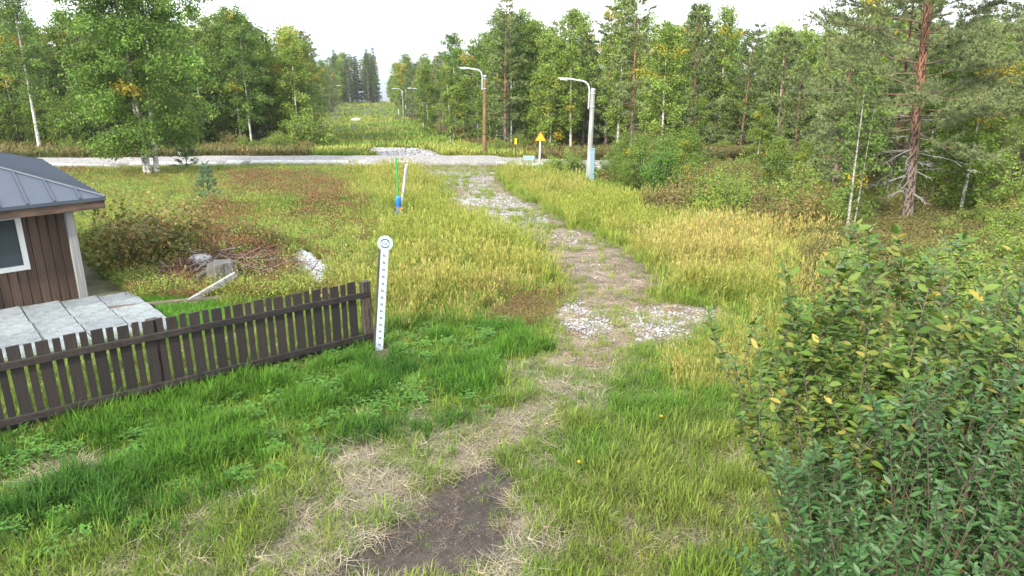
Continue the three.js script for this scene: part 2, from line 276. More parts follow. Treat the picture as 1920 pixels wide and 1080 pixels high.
// ------------------------------------------------------------------ trees
function bend(R, h, lean, n, wob) { const pts = []; let x = 0, z = 0, dx = (R() - 0.5) * lean, dz = (R() - 0.5) * lean; for (let k = 0; k <= n; k++) { pts.push([x, h * k / n, z]); x += dx * h / n; z += dz * h / n; dx += (R() - 0.5) * wob; dz += (R() - 0.5) * wob; } return pts; }
const along = (pts, t) => { const f = clamp(t) * (pts.length - 1), k = Math.min(pts.length - 2, Math.floor(f)), r = f - k; return mix3(pts[k], pts[k + 1], r); };
function birchShape(o) {
  const R = rng(o.seed), trunks = [], crown = new Bag(), limbs = new Bag();
  const stems = o.stems ?? [[0, 0, o.h, o.r]];
  for (const [sx, sz, h, r, lean = 0.06] of stems) {
    const pts = bend(R, h, lean, 12, 0.03).map((p) => [p[0] + sx + (o.spread ?? 0) * sx * p[1] / h, p[1], p[2] + sz + (o.spread ?? 0) * sz * p[1] / h]); pts[0][1] = -0.4;
    const b = new Bag(); b.tube(pts, pts.map((_, k) => r * (1 - 0.88 * k / 12) * (k === 0 ? 1.35 : 1)), 8, o.bark ?? [0.85, 0.84, 0.82], 1.2); trunks.push(b.geo());
    const nb = Math.round(o.branches / stems.length), lb = Math.round(o.leaves / o.branches);
    for (let i = 0; i < nb; i++) {
      const t = lerp(o.low, 0.99, Math.pow((i + R() * 0.6) / nb, 0.9)), p0 = along(pts, t), az = i * 2.4 + R() * 0.9 + sx * 3, q = (t - o.low) / (1 - o.low);
      const prof = Math.pow(Math.sin(Math.PI * clamp(0.13 + q * 0.80)), 0.75), L = o.R * prof * (0.7 + 0.55 * R()), el = lerp(0.35, 1.05, q) + (R() - 0.5) * 0.3;
      const bp = []; let x = p0[0], y = p0[1], z = p0[2], e = el; for (let k = 0; k <= 5; k++) { bp.push([x, y, z]); x += Math.cos(az) * Math.cos(e) * L / 5; z += Math.sin(az) * Math.cos(e) * L / 5; y += Math.sin(e) * L / 5; e -= 0.16 + 0.06 * R(); }
      limbs.tube(bp, bp.map((_, k) => Math.max(0.004, r * 0.28 * (1 - t * 0.6) * (1 - k / 5.5))), 4, [0.16, 0.13, 0.11]);
      const tone = 0.72 + 0.5 * R(), yel = R() < (o.gold ?? 0.06) ? 0.4 + 0.6 * R() : 0;
      const gold = o.goldTop && q > o.goldTop ? clamp((q - o.goldTop) * 6) * (0.65 + 0.35 * R()) : yel;
      const m = Math.round(lb * (0.5 + prof) * (0.7 + 0.6 * R())), cl = []; for (let k = 0; k < 4 + 3 * R(); k++) { const s = 0.3 + 0.75 * R(), p = along(bp, s); cl.push([p[0] + gauss(R) * 0.28 * L * 0.5, p[1] + gauss(R) * 0.2 - 0.1 * L * R(), p[2] + gauss(R) * 0.28 * L * 0.5, 0.8 + 0.4 * R()]); }
      for (let k = 0; k < m; k++) {
        const c = cl[Math.floor(R() * cl.length)], s = o.clump ?? 0.34, S = o.leaf * (0.65 + 0.7 * R());
        const px = c[0] + gauss(R) * s, py = c[1] + gauss(R) * s * 0.8, pz = c[2] + gauss(R) * s;
        if (o.floor && py < o.floor + 0.5 * R()) continue;
        const n = randDir(R, 0.75), d0 = randDir(R, -0.5), dd = d0[0] * n[0] + d0[1] * n[1] + d0[2] * n[2], d = unit(d0[0] - n[0] * dd, d0[1] - n[1] * dd, d0[2] - n[2] * dd);
        const v = tone * c[3] * (0.8 + 0.4 * R()), g = R() < gold ? 1 : 0;
        const col = g ? mix3([0.55, 0.38, 0.03], [0.42, 0.38, 0.05], R()) : mix3(o.green, o.green2, R()).map((w) => w * v);
        crown.leaf(px, py, pz, d, n, S, S * 0.36, col, S * 0.1);
      }
    }
  }
  return { trunks, limbs: limbs.geo(), crown: crown.geo() };
}
const B1 = [0.175, 0.275, 0.042], B2 = [0.275, 0.35, 0.06], B3 = [0.125, 0.21, 0.04];
function makeBirch(shape, name, mat = M.birch) {
  const g = new THREE.Group(); g.name = name;
  for (const t of shape.trunks) part('trunk', t, mat, g);
  part('branches', shape.limbs, M.twig, g); part('crown', shape.crown, M.leaf, g);
  return g;
}
function pineShape(o) {
  const R = rng(o.seed), pts = bend(R, o.h, 0.04, 14, 0.02), trunk = new Bag(), limbs = new Bag(), crown = new Bag(), deadList = []; let dead = new Bag(); pts[0][1] = -0.4;
  const low = [0.22, 0.165, 0.13], hi = [0.27, 0.135, 0.075];
  trunk.tube(pts, pts.map((_, k) => o.r * (1 - 0.86 * Math.pow(k / 14, 1.1)) * (k === 0 ? 1.25 : 1)), o.sides ?? 8, (t) => mix3(low, hi, sstep(o.orange ?? 0.15, (o.orange ?? 0.15) + 0.25, t)), o.sides ? 1.5 : 0.7, o.sides ? 2 : 1);
  const whorls = o.whorls;
  for (let w = 0; w < whorls; w++) {
    const t = lerp(o.low, 0.985, w / (whorls - 1)), q = (t - o.low) / (1 - o.low), nb = 3 + Math.floor(R() * 3), a0 = R() * 6.28;
    for (let b = 0; b < nb; b++) {
      const az = a0 + b * 6.283 / nb + (R() - 0.5) * 0.6, prof = o.profile ? o.profile(q) : Math.pow(Math.sin(Math.PI * clamp(0.28 + q * 0.68)), 0.8), L = o.R * prof * (0.65 + 0.5 * R()), p0 = along(pts, t + (R() - 0.5) * 0.02);
      const bp = []; let [x, y, z] = p0, e = lerp(o.el0 ?? -0.1, 0.75, q) + (R() - 0.5) * 0.3; for (let k = 0; k <= 6; k++) { bp.push([x, y, z]); x += Math.cos(az) * Math.cos(e) * L / 6; z += Math.sin(az) * Math.cos(e) * L / 6; y += Math.sin(e) * L / 6; e += (R() - 0.4) * 0.22; }
      limbs.tube(bp, bp.map((_, k) => Math.max(0.004, o.r * (o.limb ?? 0.2) * (1 - q * 0.6) * (1 - k / 7))), 4, mix3([0.13, 0.1, 0.085], [0.2, 0.12, 0.075], R()));
      const tw = Math.max(3, Math.round(o.twigs * (0.4 + prof))), tone = 0.75 + 0.5 * R();
      for (let k = 0; k < tw; k++) {
        const s = 0.3 + 0.7 * (k + R()) / tw, p = along(bp, s), ta = az + (R() - 0.5) * 2.2, te = 0.1 + (R() - 0.3) * 0.9, TL = (0.22 + 0.3 * R()) * (o.twigLen ?? 1) * (1.25 - 0.5 * s);
        const d = [Math.cos(ta) * Math.cos(te), Math.sin(te), Math.sin(ta) * Math.cos(te)];
        if (o.fine) limbs.tube([p, [p[0] + d[0] * TL, p[1] + d[1] * TL, p[2] + d[2] * TL]], [0.006, 0.003], 3, [0.2, 0.15, 0.1]);
        for (let f = 0; f < o.tufts; f++) {
          const u = 0.25 + 0.8 * (f + R() * 0.6) / o.tufts, x0 = p[0] + d[0] * TL * u, y0 = p[1] + d[1] * TL * u, z0 = p[2] + d[2] * TL * u, tv = tone * (0.75 + 0.5 * R());
          for (let k2 = 0; k2 < o.needles; k2++) {
            const r = randDir(R, 0.25), nd = unit(d[0] * 0.8 + r[0], d[1] * 0.8 + r[1], d[2] * 0.8 + r[2]), nn = randDir(R, 0.9);
            crown.blade(x0, y0, z0, nd, nn, o.needle * (0.7 + 0.6 * R()), o.width, mix3(o.green, o.green2, R()).map((c) => c * tv));
          }
        }
      }
    }
  }
  for (let k = 0; k < (o.dead ?? 0); k++) { if (o.sides) dead = new Bag(); // bare grey dead limbs below the crown
    const t = lerp(o.deadLow ?? 0.1, o.low + 0.06, R()), p0 = along(pts, t), az = R() * 6.28, L = o.R * (0.25 + 0.6 * R()) * (o.deadLen ?? 1), bp = []; let [x, y, z] = p0, e = 0.1 - R() * 0.5, a = az;
    for (let i = 0; i <= 6; i++) { bp.push([x, y, z]); x += Math.cos(a) * Math.cos(e) * L / 6; z += Math.sin(a) * Math.cos(e) * L / 6; y += Math.sin(e) * L / 6; e += (R() - 0.55) * 0.35; a += (R() - 0.5) * 0.4; }
    const rr = (o.deadR ?? 0.014) * (0.6 + 0.8 * R()); dead.tube(bp, bp.map((_, i) => rr * (1 - i / 7.5)), 4, [0.25, 0.23, 0.21]);
    for (let i = 0; i < 5; i++) { const p = along(bp, 0.3 + 0.65 * R()), ta = az + (R() - 0.5) * 2.4, te = -0.2 + (R() - 0.5), TL = L * 0.3 * R() + 0.08, m = [p[0] + Math.cos(ta) * TL * 0.6, p[1] + Math.sin(te) * TL * 0.6, p[2] + Math.sin(ta) * TL * 0.6]; dead.tube([p, m, [m[0] + Math.cos(ta + 0.4) * TL * 0.4, m[1] - 0.04 * TL, m[2] + Math.sin(ta + 0.4) * TL * 0.4]], [rr * 0.5, rr * 0.4, rr * 0.2], 3, [0.26, 0.24, 0.22]); }
    if (o.sides) deadList.push(dead.geo());
  }
  return { trunk: trunk.geo(), limbs: limbs.geo(), crown: crown.geo(), dead: o.sides ? deadList : o.dead ? [dead.geo()] : [] };
}
function makePine(s, name) { const g = new THREE.Group(); g.name = name; part('trunk', s.trunk, M.bark, g); part('branches', s.limbs, M.twig, g); part('crown', s.crown, M.needle, g); for (const d of s.dead) part(s.dead.length > 1 ? 'dead_limb' : 'dead_branches', d, M.twig, g); return g; }
const P1 = [0.14, 0.185, 0.06], P2 = [0.22, 0.26, 0.085], S1 = [0.03, 0.06, 0.022], S2 = [0.055, 0.09, 0.03];
const spruceProfile = (q) => 1.02 - q * 0.97;

const birches = [
  birchShape({ seed: 11, h: 11.5, r: 0.11, low: 0.12, R: 1.9, branches: 54, leaves: 9000, leaf: 0.15, green: B1, green2: B2 }),
  birchShape({ seed: 12, h: 12.5, r: 0.12, low: 0.18, R: 2.0, branches: 56, leaves: 9500, leaf: 0.15, green: B1, green2: B2 }),
  birchShape({ seed: 13, h: 10, r: 0.09, low: 0.06, R: 1.7, branches: 54, leaves: 9000, leaf: 0.14, green: B1, green2: [0.17, 0.24, 0.03], gold: 0.1 }),
  birchShape({ seed: 14, h: 11, r: 0.10, low: 0.2, R: 2.2, branches: 46, leaves: 8500, leaf: 0.15, green: B3, green2: B1 }),
  birchShape({ seed: 15, h: 8.5, r: 0.07, low: 0.06, R: 1.6, branches: 52, leaves: 9000, leaf: 0.14, green: B1, green2: B2, stems: [[0, 0, 8.5, 0.07], [0.3, 0.2, 7.4, 0.05]], spread: 1.5 }),
];
const pines = [
  pineShape({ seed: 21, h: 13, r: 0.14, low: 0.22, R: 1.9, whorls: 17, twigs: 7, tufts: 3, needles: 7, needle: 0.22, width: 0.03, green: P1, green2: P2, dead: 9 }),
  pineShape({ seed: 22, h: 12, r: 0.13, low: 0.3, R: 1.8, whorls: 15, twigs: 7, tufts: 3, needles: 7, needle: 0.22, width: 0.03, green: P1, green2: P2, dead: 12 }),
  pineShape({ seed: 23, h: 10, r: 0.11, low: 0.12, R: 1.9, whorls: 15, twigs: 7, tufts: 3, needles: 7, needle: 0.22, width: 0.03, green: P1, green2: [0.13, 0.165, 0.05], dead: 5, twigLen: 1.1 }),
];
const spruces = [
  pineShape({ seed: 31, h: 14, r: 0.14, low: 0.08, R: 1.7, whorls: 30, twigs: 8, tufts: 2, needles: 6, needle: 0.2, width: 0.03, green: S1, green2: S2, profile: spruceProfile, el0: -0.35, orange: 2 }),
  pineShape({ seed: 32, h: 11, r: 0.12, low: 0.06, R: 1.5, whorls: 26, twigs: 8, tufts: 2, needles: 6, needle: 0.2, width: 0.03, green: S1, green2: S2, profile: spruceProfile, el0: -0.3, orange: 2 }),
];
const birchProto = birches.map((s) => makeBirch(s, 'birch_tree')), pineProto = pines.map((s) => makePine(s, 'pine_tree')), spruceProto = spruces.map((s) => makePine(s, 'spruce_tree'));
const stood = [];
function plant(proto, x, z, scale, turn, label, category, group, wide = 1) {
  const t = proto.clone(); t.name = numbered(proto.name); t.position.set(x, groundHeight(x, z), z); t.rotation.y = turn; t.scale.set(scale * wide, scale, scale * wide); scene.add(t); stood.push([x, z]); return tag(t, label, category, group);
}
const plantAt = (proto, px, py, h, own, turn, label, category, group, wide) => { const [x, z] = spot(px, py); return plant(proto, x, z, h / own, turn, label, category, group, wide); };

// single trees one can pick out
{
  const big = makeBirch(birchShape({ seed: 41, floor: 1.35, h: 12, r: 0.13, low: 0.09, R: 4.3, branches: 190, leaves: 52000, leaf: 0.145, clump: 0.42, green: [0.115, 0.225, 0.03], green2: [0.19, 0.29, 0.042], gold: 0.05, stems: [[-0.28, 0.05, 11.5, 0.14, 0.05], [0.02, 0.22, 12.2, 0.12, 0.03], [0.3, -0.05, 12.5, 0.17, 0.03]], spread: 2.2 }), 'birch_tree');
  plantAt(big, 285, 333, 12.5, 12.5, 0, 'big leafy birch with three pale trunks rising behind the cabin', 'birch tree');
  const tall = makeBirch(birchShape({ seed: 42, h: 12.5, r: 0.14, low: 0.33, R: 1.9, branches: 60, leaves: 9000, leaf: 0.13, green: B3, green2: B1, gold: 0.12 }), 'birch_tree');
  plantAt(tall, 76, 286, 12.5, 12.5, 0.6, 'slim birch with a bright white trunk at the far left behind the road', 'birch tree');
  const gold = makeBirch(birchShape({ seed: 43, h: 11, r: 0.1, low: 0.12, R: 2.0, branches: 70, leaves: 11000, leaf: 0.14, green: B1, green2: [0.19, 0.25, 0.03], goldTop: 0.45, gold: 0.05 }), 'birch_tree');
  plantAt(gold, 556, 276, 10.3, 11, 0.4, 'birch with a golden yellow top left of the trail cut', 'birch tree');
  const light = makeBirch(birchShape({ seed: 44, h: 9, r: 0.085, low: 0.2, R: 1.8, branches: 60, leaves: 9500, leaf: 0.14, green: [0.13, 0.22, 0.025], green2: [0.21, 0.28, 0.035], gold: 0.05, stems: [[0, 0, 9, 0.085], [0.45, 0.1, 8, 0.07]], spread: 1 }), 'birch_tree');
  plantAt(light, 503, 274, 7.2, 9, 0.2, 'light green birch on two thin trunks at the forest edge', 'birch tree');
  const fork = makeBirch(birchShape({ seed: 45, h: 13, r: 0.15, low: 0.3, R: 2.4, branches: 84, leaves: 13000, leaf: 0.14, green: B1, green2: B2, stems: [[0, 0, 13, 0.17, 0.02], [0.12, 0, 12, 0.1, 0.02]], spread: 6 }), 'birch_tree');
  plantAt(fork, 982, 276, 12.2, 13, 0, 'tall birch with a forked white trunk behind the warning sign', 'birch tree');
  const slim = birchProto[1];
  plantAt(slim, 1070, 287, 11, 12.5, 1.2, 'slender birch between the warning sign and the white lamp post', 'birch tree');
  plantAt(slim, 1157, 297, 11.6, 12.5, 2.4, 'birch with a white trunk just right of the white lamp post', 'birch tree');
  plantAt(birchProto[3], 1795, 318, 9.5, 11, 0.3, 'birch with a leaning white trunk beyond the pine at right', 'birch tree');
  plantAt(birchProto[4], 845, 268, 7.8, 8.5, 0.3, 'bushy light green birch left of the brown lamp post', 'birch tree');
  plantAt(birchProto[2], 805, 258, 8.4, 10, 1.3, 'young birch half hiding the third lamp along the trail', 'birch tree', null, 1.25);
  const thin = makeBirch(birchShape({ seed: 46, h: 4.6, r: 0.055, low: 0.2, R: 0.9, branches: 26, leaves: 1500, leaf: 0.09, green: B3, green2: B1, gold: 0.1, clump: 0.2, bark: [0.55, 0.53, 0.5], stems: [[0, 0, 4.6, 0.042], [0.25, -0.1, 3.6, 0.028]], spread: 0.5 }), 'birch_tree');
  plantAt(thin, 1586, 446, 4.6, 4.6, 0.1, 'thin white stemmed birch in front of the big pine', 'birch tree');

  const bigPine = makePine(pineShape({ seed: 51, h: 12.5, r: 0.17, sides: 14, low: 0.25, R: 3.2, whorls: 24, twigs: 26, tufts: 5, needles: 13, needle: 0.13, width: 0.009, limb: 0.13, fine: true, green: P1, green2: [0.19, 0.225, 0.085], dead: 26, deadLow: 0.08, deadLen: 0.62, deadR: 0.02, orange: 0.12, el0: -0.05, twigLen: 1.7, profile: (q) => Math.pow(Math.sin(Math.PI * clamp(0.33 + q * 0.62)), 0.6) }), 'pine_tree');
  plantAt(bigPine, 1698, 428, 12.5, 12.5, 0.9, 'big pine with an orange trunk and dead grey lower limbs', 'pine tree').rotation.z = 0.165;
  plantAt(pineProto[2], 1294, 334, 9.5, 10, 0.2, 'dense green pine with an orange stem right of the green sapling', 'pine tree');
  plantAt(pineProto[1], 1182, 303, 11.8, 12, 2.2, 'pine with a reddish trunk right of the white lamp post', 'pine tree');
  plantAt(pineProto[2], 1843, 382, 6.0, 10, 1.4, 'small pine with a bare grey stem right of the big pine', 'pine tree');
  plantAt(pineProto[0], 592, 268, 10.8, 13, 1.4, 'tall pine standing behind the golden birch', 'pine tree');
  plantAt(spruceProto[0], 650, 192.5, 14.5, 14, 0.5, 'dark pointed spruce at the left end of the trail cut', 'spruce tree', null, 1.1);
  plantAt(spruceProto[1], 692, 190, 14, 11, 1.5, 'broad dark spruce closing the trail cut', 'spruce tree', null, 1.2);
}
// forest beside the road and the trail
{
  const R = rng(77);
  const counts = {}; const clear = (x, z) => depthIn(CUT, x, z) > -1.5 || lineDist(ROADLINE, x, z) < 4 || stood.some(([a, b]) => (a - x) ** 2 + (b - z) ** 2 < 2.1 * 2.1);
  const young = birchShape({ seed: 16, h: 5, r: 0.04, low: 0.03, R: 1.15, branches: 44, leaves: 5000, leaf: 0.12, green: B1, green2: [0.18, 0.25, 0.035], gold: 0.08, stems: [[0, 0, 5, 0.04], [0.25, 0.1, 4.2, 0.03]], spread: 1 }), youngProto = makeBirch(young, 'young_birch');
  const KINDS = {
    birch: [birchProto, [11.5, 12.5, 10, 11, 8.5], 'birch tree', 'leafy green birch'], pine: [pineProto, [13, 12, 10], 'pine tree', 'green pine'], spruce: [spruceProto, [14, 11], 'spruce tree', 'dark green spruce'], young: [[youngProto], [5], 'birch tree', 'bushy young birch'],
  };
  // where a tree stands, told by what one finds beside it
  const place = (x, z) => {
    const dep = fwd.y * (groundHeight(x, z) - EYE) + fwd.z * z, px = 960 + x / dep * FOCAL, D = -z;
    if (D > 100) return px < 690 ? 'on the left side of the trail cut' : px < 900 ? 'on the right side of the trail cut' : 'deep in the forest at right';
    if (D < 54) return px < 1330 ? 'in the thin wood right of the white lamp post' : px < 1680 ? 'in the thin wood left of the big orange pine' : 'in the thin wood right of the big orange pine';
    const row = D < 78 ? 'in the first rows behind the road' : 'in the back rows behind the road';
    return row + (px < 180 ? ' above the cabin' : px < 420 ? ' behind the big three trunked birch' : px < 690 ? ' left of the trail cut' : px < 905 ? ' left of the brown lamp post' : px < 1105 ? ' between the two near lamp posts' : px < 1400 ? ' right of the white lamp post' : px < 1680 ? ' left of the big orange pine' : ' right of the big orange pine');
  };
  const zones = [
    ['left', 170, (R) => { const D = 67 + 45 * Math.pow(R(), 1.5); return [lerp(-0.85, -0.23, R()) * D, -D]; }, [0.58, 0.34, 0.08], [9, 12.5]],
    ['right', 190, (R) => { const D = 62 + 48 * Math.pow(R(), 1.5); return [lerp(-0.16, 0.86, R()) * D, -D]; }, [0.66, 0.29, 0.05], [9, 12.5]],
    ['verge', 44, (R) => { const D = 25 + 25 * R(); return [lerp(0.15, 0.84, R()) * D, -D]; }, [0.4, 0.6, 0], [4, 11]],
    ['low', 20, (R) => { const D = 31 + 20 * R(); return [lerp(0.13, 0.84, R()) * D, -D]; }, [0, 0, 0], [1.6, 3.6]],
    ['edge', 170, (R) => { const D = 61.5 + 11 * R() ; return [lerp(-0.85, 0.86, R()) * D, -D]; }, [0, 0, 0], [3.2, 6.5]],
    ['cut', 130, (R) => { const D = 95 + 175 * R(), left = R() < 0.5; return [(left ? lerp(-0.30, -0.19, R()) : lerp(-0.19, -0.08, R())) * D, -D]; }, [0.5, 0.3, 0.2], [8, 12]],
    ['end', 34, (R) => { const D = 246 + 40 * R(); return [lerp(-0.235, -0.178, R()) * D, -D]; }, [0.15, 0.4, 0.45], [11, 15.5]],
  ];
  for (const [zone, count, pickSpot, share, hs] of zones) {
    let made = 0;
    for (let tries = 0; made < count && tries < count * 16; tries++) {
      const [x, z] = pickSpot(R), D = -z, gap = zone === 'edge' || zone === 'low' ? 1.3 : 1.9;
      if ((zone === 'end' ? false : depthIn(CUT, x, z) > (D > 150 ? 0.5 : -1.2)) || lineDist(ROADLINE, x, z) < 4 || stood.some(([a, b]) => (a - x) ** 2 + (b - z) ** 2 < gap * gap)) continue;
      if (zone === 'verge' && (x < 0.19 * D || (x > 0.15 * D && x < 0.43 * D && D < 41) || Math.hypot(x - 12, z + 22) < 3.5)) continue;
      if (zone === 'verge' && x < 0.44 * D && R() < 0.75) continue;
      if (zone === 'edge' && R() < (x > 0.12 * D ? 0.6 : 0.25)) { made++; continue; }
      if (zone === 'verge' && D > 33 && x > 0.56 * D && x < 0.68 * D) continue;
      if (zone === 'low' && D > 36 && x > 0.56 * D && x < 0.68 * D) continue;
      if (zone === 'edge' && x > -0.37 * D && x < -0.27 * D) continue;
      if (zone === 'edge' && x < -0.25 * D && D < 65) continue;
      const u = R(), k = zone === 'edge' || zone === 'low' ? 'young' : u < share[0] ? 'birch' : u < share[0] + share[1] ? 'pine' : 'spruce', [protos, own, cat, look] = KINDS[k], v = Math.floor(R() * protos.length), h = lerp(hs[0], hs[1], R()) * (zone === 'end' ? 1.12 : 1) * (zone === 'end' && k === 'spruce' ? 1.1 : 1), where = place(x, z);
      plant(protos[v], x, z, h / own[v], R() * 6.28, `${look} ${where}`, cat, `${look} trees ${where}`, 0.9 + 0.35 * R()); made++;
    }
  }
}

// ------------------------------------------------------------------ shrubs and saplings
function bushShape(o) {
  const R = rng(o.seed), stems = new Bag(), leaves = new Bag();
  for (let i = 0; i < o.stems; i++) {
    const az = R() * 6.28, out = Math.sqrt(R()) * o.R, h = o.h * (0.5 + 0.5 * R()) * (1 - 0.45 * (out / o.R) ** 2), pts = [];
    for (let k = 0; k <= 4; k++) { const t = k / 4; pts.push([Math.cos(az) * out * (0.15 + 0.85 * t), h * t - 0.1, Math.sin(az) * out * (0.15 + 0.85 * t)]); }
    stems.tube(pts, pts.map((_, k) => o.r * (1 - k / 4.6)), 4, o.wood ?? [0.2, 0.15, 0.11]);
    const tone = 0.75 + 0.5 * R(), gold = R() < o.gold;
    for (let k = 0; k < o.leaves; k++) {
      const p = along(pts, 0.15 + 0.85 * Math.pow(R(), 0.8)), s = o.spread ?? 0.2, n = randDir(R, 0.8), d = randDir(R, -0.2), S = o.leaf * (0.65 + 0.7 * R());
      const c = gold && R() < 0.7 ? mix3([0.28, 0.17, 0.06], [0.34, 0.28, 0.07], R()) : mix3(o.green, o.green2, R()).map((w) => w * tone * (0.8 + 0.4 * R()));
      leaves.leaf(p[0] + gauss(R) * s, p[1] + gauss(R) * s, p[2] + gauss(R) * s, d, n, S, S * 0.34, c, S * 0.1);
    }
  }
  return [stems.geo(), leaves.geo()];
}
function makeBush(name, sh) { const g = new THREE.Group(); g.name = name; part('stems', sh[0], M.twig, g); part('foliage', sh[1], M.leaf, g); return g; }
const bushGreen = makeBush('shrub', bushShape({ seed: 61, h: 3, R: 1.5, r: 0.02, stems: 46, leaves: 120, leaf: 0.11, green: B1, green2: B2, gold: 0.03 }));
const bushRust = makeBush('shrub', bushShape({ seed: 62, h: 2.2, R: 1.1, r: 0.016, stems: 34, leaves: 80, leaf: 0.09, green: [0.12, 0.15, 0.03], green2: [0.2, 0.18, 0.04], gold: 0.4 }));
const sapling = makeBush('birch_sapling', bushShape({ seed: 63, h: 3.2, R: 0.85, r: 0.02, stems: 40, leaves: 110, leaf: 0.09, green: [0.07, 0.19, 0.02], green2: [0.13, 0.27, 0.03], gold: 0 }));
plantAt(sapling, 1235, 378, 3.1, 3.2, 0, 'bright green bushy sapling right of the white lamp post', 'sapling');
plantAt(bushRust, 1290, 392, 2.3, 2.2, 1, 'yellowing shrub at the right foot of the bright green sapling', 'shrub');
plantAt(bushGreen, 582, 281, 4.2, 3, 0.5, 'round green shrub beside the trail cut behind the road', 'shrub', null, 1.1);
plantAt(bushRust, 1208, 300, 3.6, 2.2, 2, 'yellow shrub right of the reddish pine by the road', 'shrub');
plantAt(bushGreen, 1035, 326, 1.3, 3, 2, 'low green shrub at the right foot of the warning sign', 'shrub', null, 1.6);
plantAt(bushRust, 948, 322, 0.9, 2.2, 2.6, 'low yellowing shrub by the road left of the black marker post', 'shrub', null, 1.6);
plantAt(bushGreen, 1135, 340, 1.7, 3, 0.4, 'green shrub just right of the pale blue cable box', 'shrub', null, 1.5);
plantAt(bushGreen, 1065, 330, 1.9, 3, 1, 'low green shrub between the warning sign and the white lamp post', 'shrub', null, 1.5);
plantAt(bushRust, 1165, 352, 1.5, 2.2, 2, 'low yellowing shrub at the right foot of the white lamp post', 'shrub', null, 1.8);
plantAt(bushRust, 438, 282, 2.2, 2.2, 0.2, 'low rusty shrub at the road edge left of the round shrub', 'shrub', null, 1.3);
plantAt(bushRust, 268, 505, 2.1, 2.2, 0.3, 'yellowing shrub at the right corner of the cabin', 'shrub', null, 1.2);
plantAt(bushRust, 335, 470, 1.6, 2.2, 1.3, 'yellowing shrub between the cabin corner and the brush pile', 'shrub', null, 1.4);
plantAt(bushGreen, 1890, 420, 2.2, 3, 0.9, 'green shrub at the right edge behind the willow', 'shrub', null, 1.3);
{
  const R = rng(91); let n = 0;
  for (let t = 0; t < 900 && n < 120; t++) { const D = 21 + 29 * Math.pow(R(), 0.7), x = lerp(0.2, 0.84, R()) * D, z = -D; if (lineDist(ROADLINE, x, z) < 2.6 || within(MEADOW[1], x, z, 0.3, 0) > 0.3 || stood.some(([a, b]) => (a - x) ** 2 + (b - z) ** 2 < 1.5)) continue; const g = R() < 0.4; if (D > 36 && x > 0.56 * D && x < 0.68 * D) continue; const px = 960 + x / (D * 0.953 + 1.9) * FOCAL, at = (px < 1330 ? 'right of the white lamp post' : px < 1680 ? 'left of the big orange pine' : 'right of the big orange pine') + (D < 34 ? ' near the meadow' : ' near the road'), look = g ? 'low green shrub' : 'low rusty shrub'; plant(g ? bushGreen : bushRust, x, z, (g ? 0.35 : 0.5) + 0.4 * R(), R() * 6.28, `${look} in the undergrowth ${at}`, 'shrub', `${look}s in the undergrowth ${at}`, 1.2); n++; }
  n = 0;
  for (let t = 0; t < 400 && n < 26; t++) { const D = 10.5 + 10 * R(), x = lerp(0.43, 0.78, R()) * D, z = -D; if (stood.some(([a, b]) => (a - x) ** 2 + (b - z) ** 2 < 1.2)) continue; const g = R() < 0.55; plant(g ? bushGreen : bushRust, x, z, 0.22 + 0.25 * R(), R() * 6.28, g ? 'low green shrub on the brown slope behind the willows' : 'low rusty shrub on the brown slope behind the willows', 'shrub', g ? 'green shrubs behind the willows' : 'rusty shrubs behind the willows', 1.3); n++; }
  n = 0;
  for (let t = 0; t < 900 && n < 60; t++) { const D = 59 + 9 * R(), x = lerp(-0.82, 0.84, R()) * D, z = -D; if (lineDist(ROADLINE, x, z) < 3 || depthIn(CUT, x, z) > -0.5 || stood.some(([a, b]) => (a - x) ** 2 + (b - z) ** 2 < 1.5)) continue; const g = R() < 0.55; plant(g ? bushGreen : bushRust, x, z, 0.35 + 0.3 * R(), R() * 6.28, g ? 'green shrub at the forest edge behind the road' : 'rusty shrub at the forest edge behind the road', 'shrub', g ? 'green shrubs at the forest edge' : 'rusty shrubs at the forest edge', 1.3); n++; }
}
{ // young spruces on the heath
  const y = makePine(pineShape({ seed: 71, h: 1.9, r: 0.03, low: 0.06, R: 0.75, whorls: 9, twigs: 8, tufts: 3, needles: 10, needle: 0.09, width: 0.008, green: [0.07, 0.13, 0.06], green2: [0.12, 0.2, 0.09], profile: spruceProfile, el0: 0.25, orange: 2, twigLen: 0.6 }), 'young_spruce');
  plantAt(y, 352, 326, 2.4, 1.9, 0, 'young blue green spruce right of the big birch at the road', 'young spruce');
  plantAt(y, 394, 384, 1.7, 1.9, 2, 'young blue green spruce on the rusty heath, nearest the cabin', 'young spruce');
}
{ // broken white birch snag by the road
  const [x, z] = spot(338, 298), g = base('birch_snag', x, groundHeight(x, z), z), b = new Bag(); b.tube([[0, -0.2, 0], [0.02, 0.5, 0], [0.08, 1.1, 0.02], [0.06, 1.35, 0.02]], [0.13, 0.12, 0.11, 0.06], 8, [0.8, 0.78, 0.75]); part('trunk', b.geo(), M.birch, g); const c = new Bag(); c.tube([[0.05, 0.9, 0], [-0.1, 1.05, 0.03], [-0.2, 1.2, 0.05]], [0.04, 0.03, 0.01], 5, [0.5, 0.45, 0.4]); part('branch', c.geo(), M.birch, g); tag(g, 'broken white birch snag right of the big birch by the road', 'snag');
}

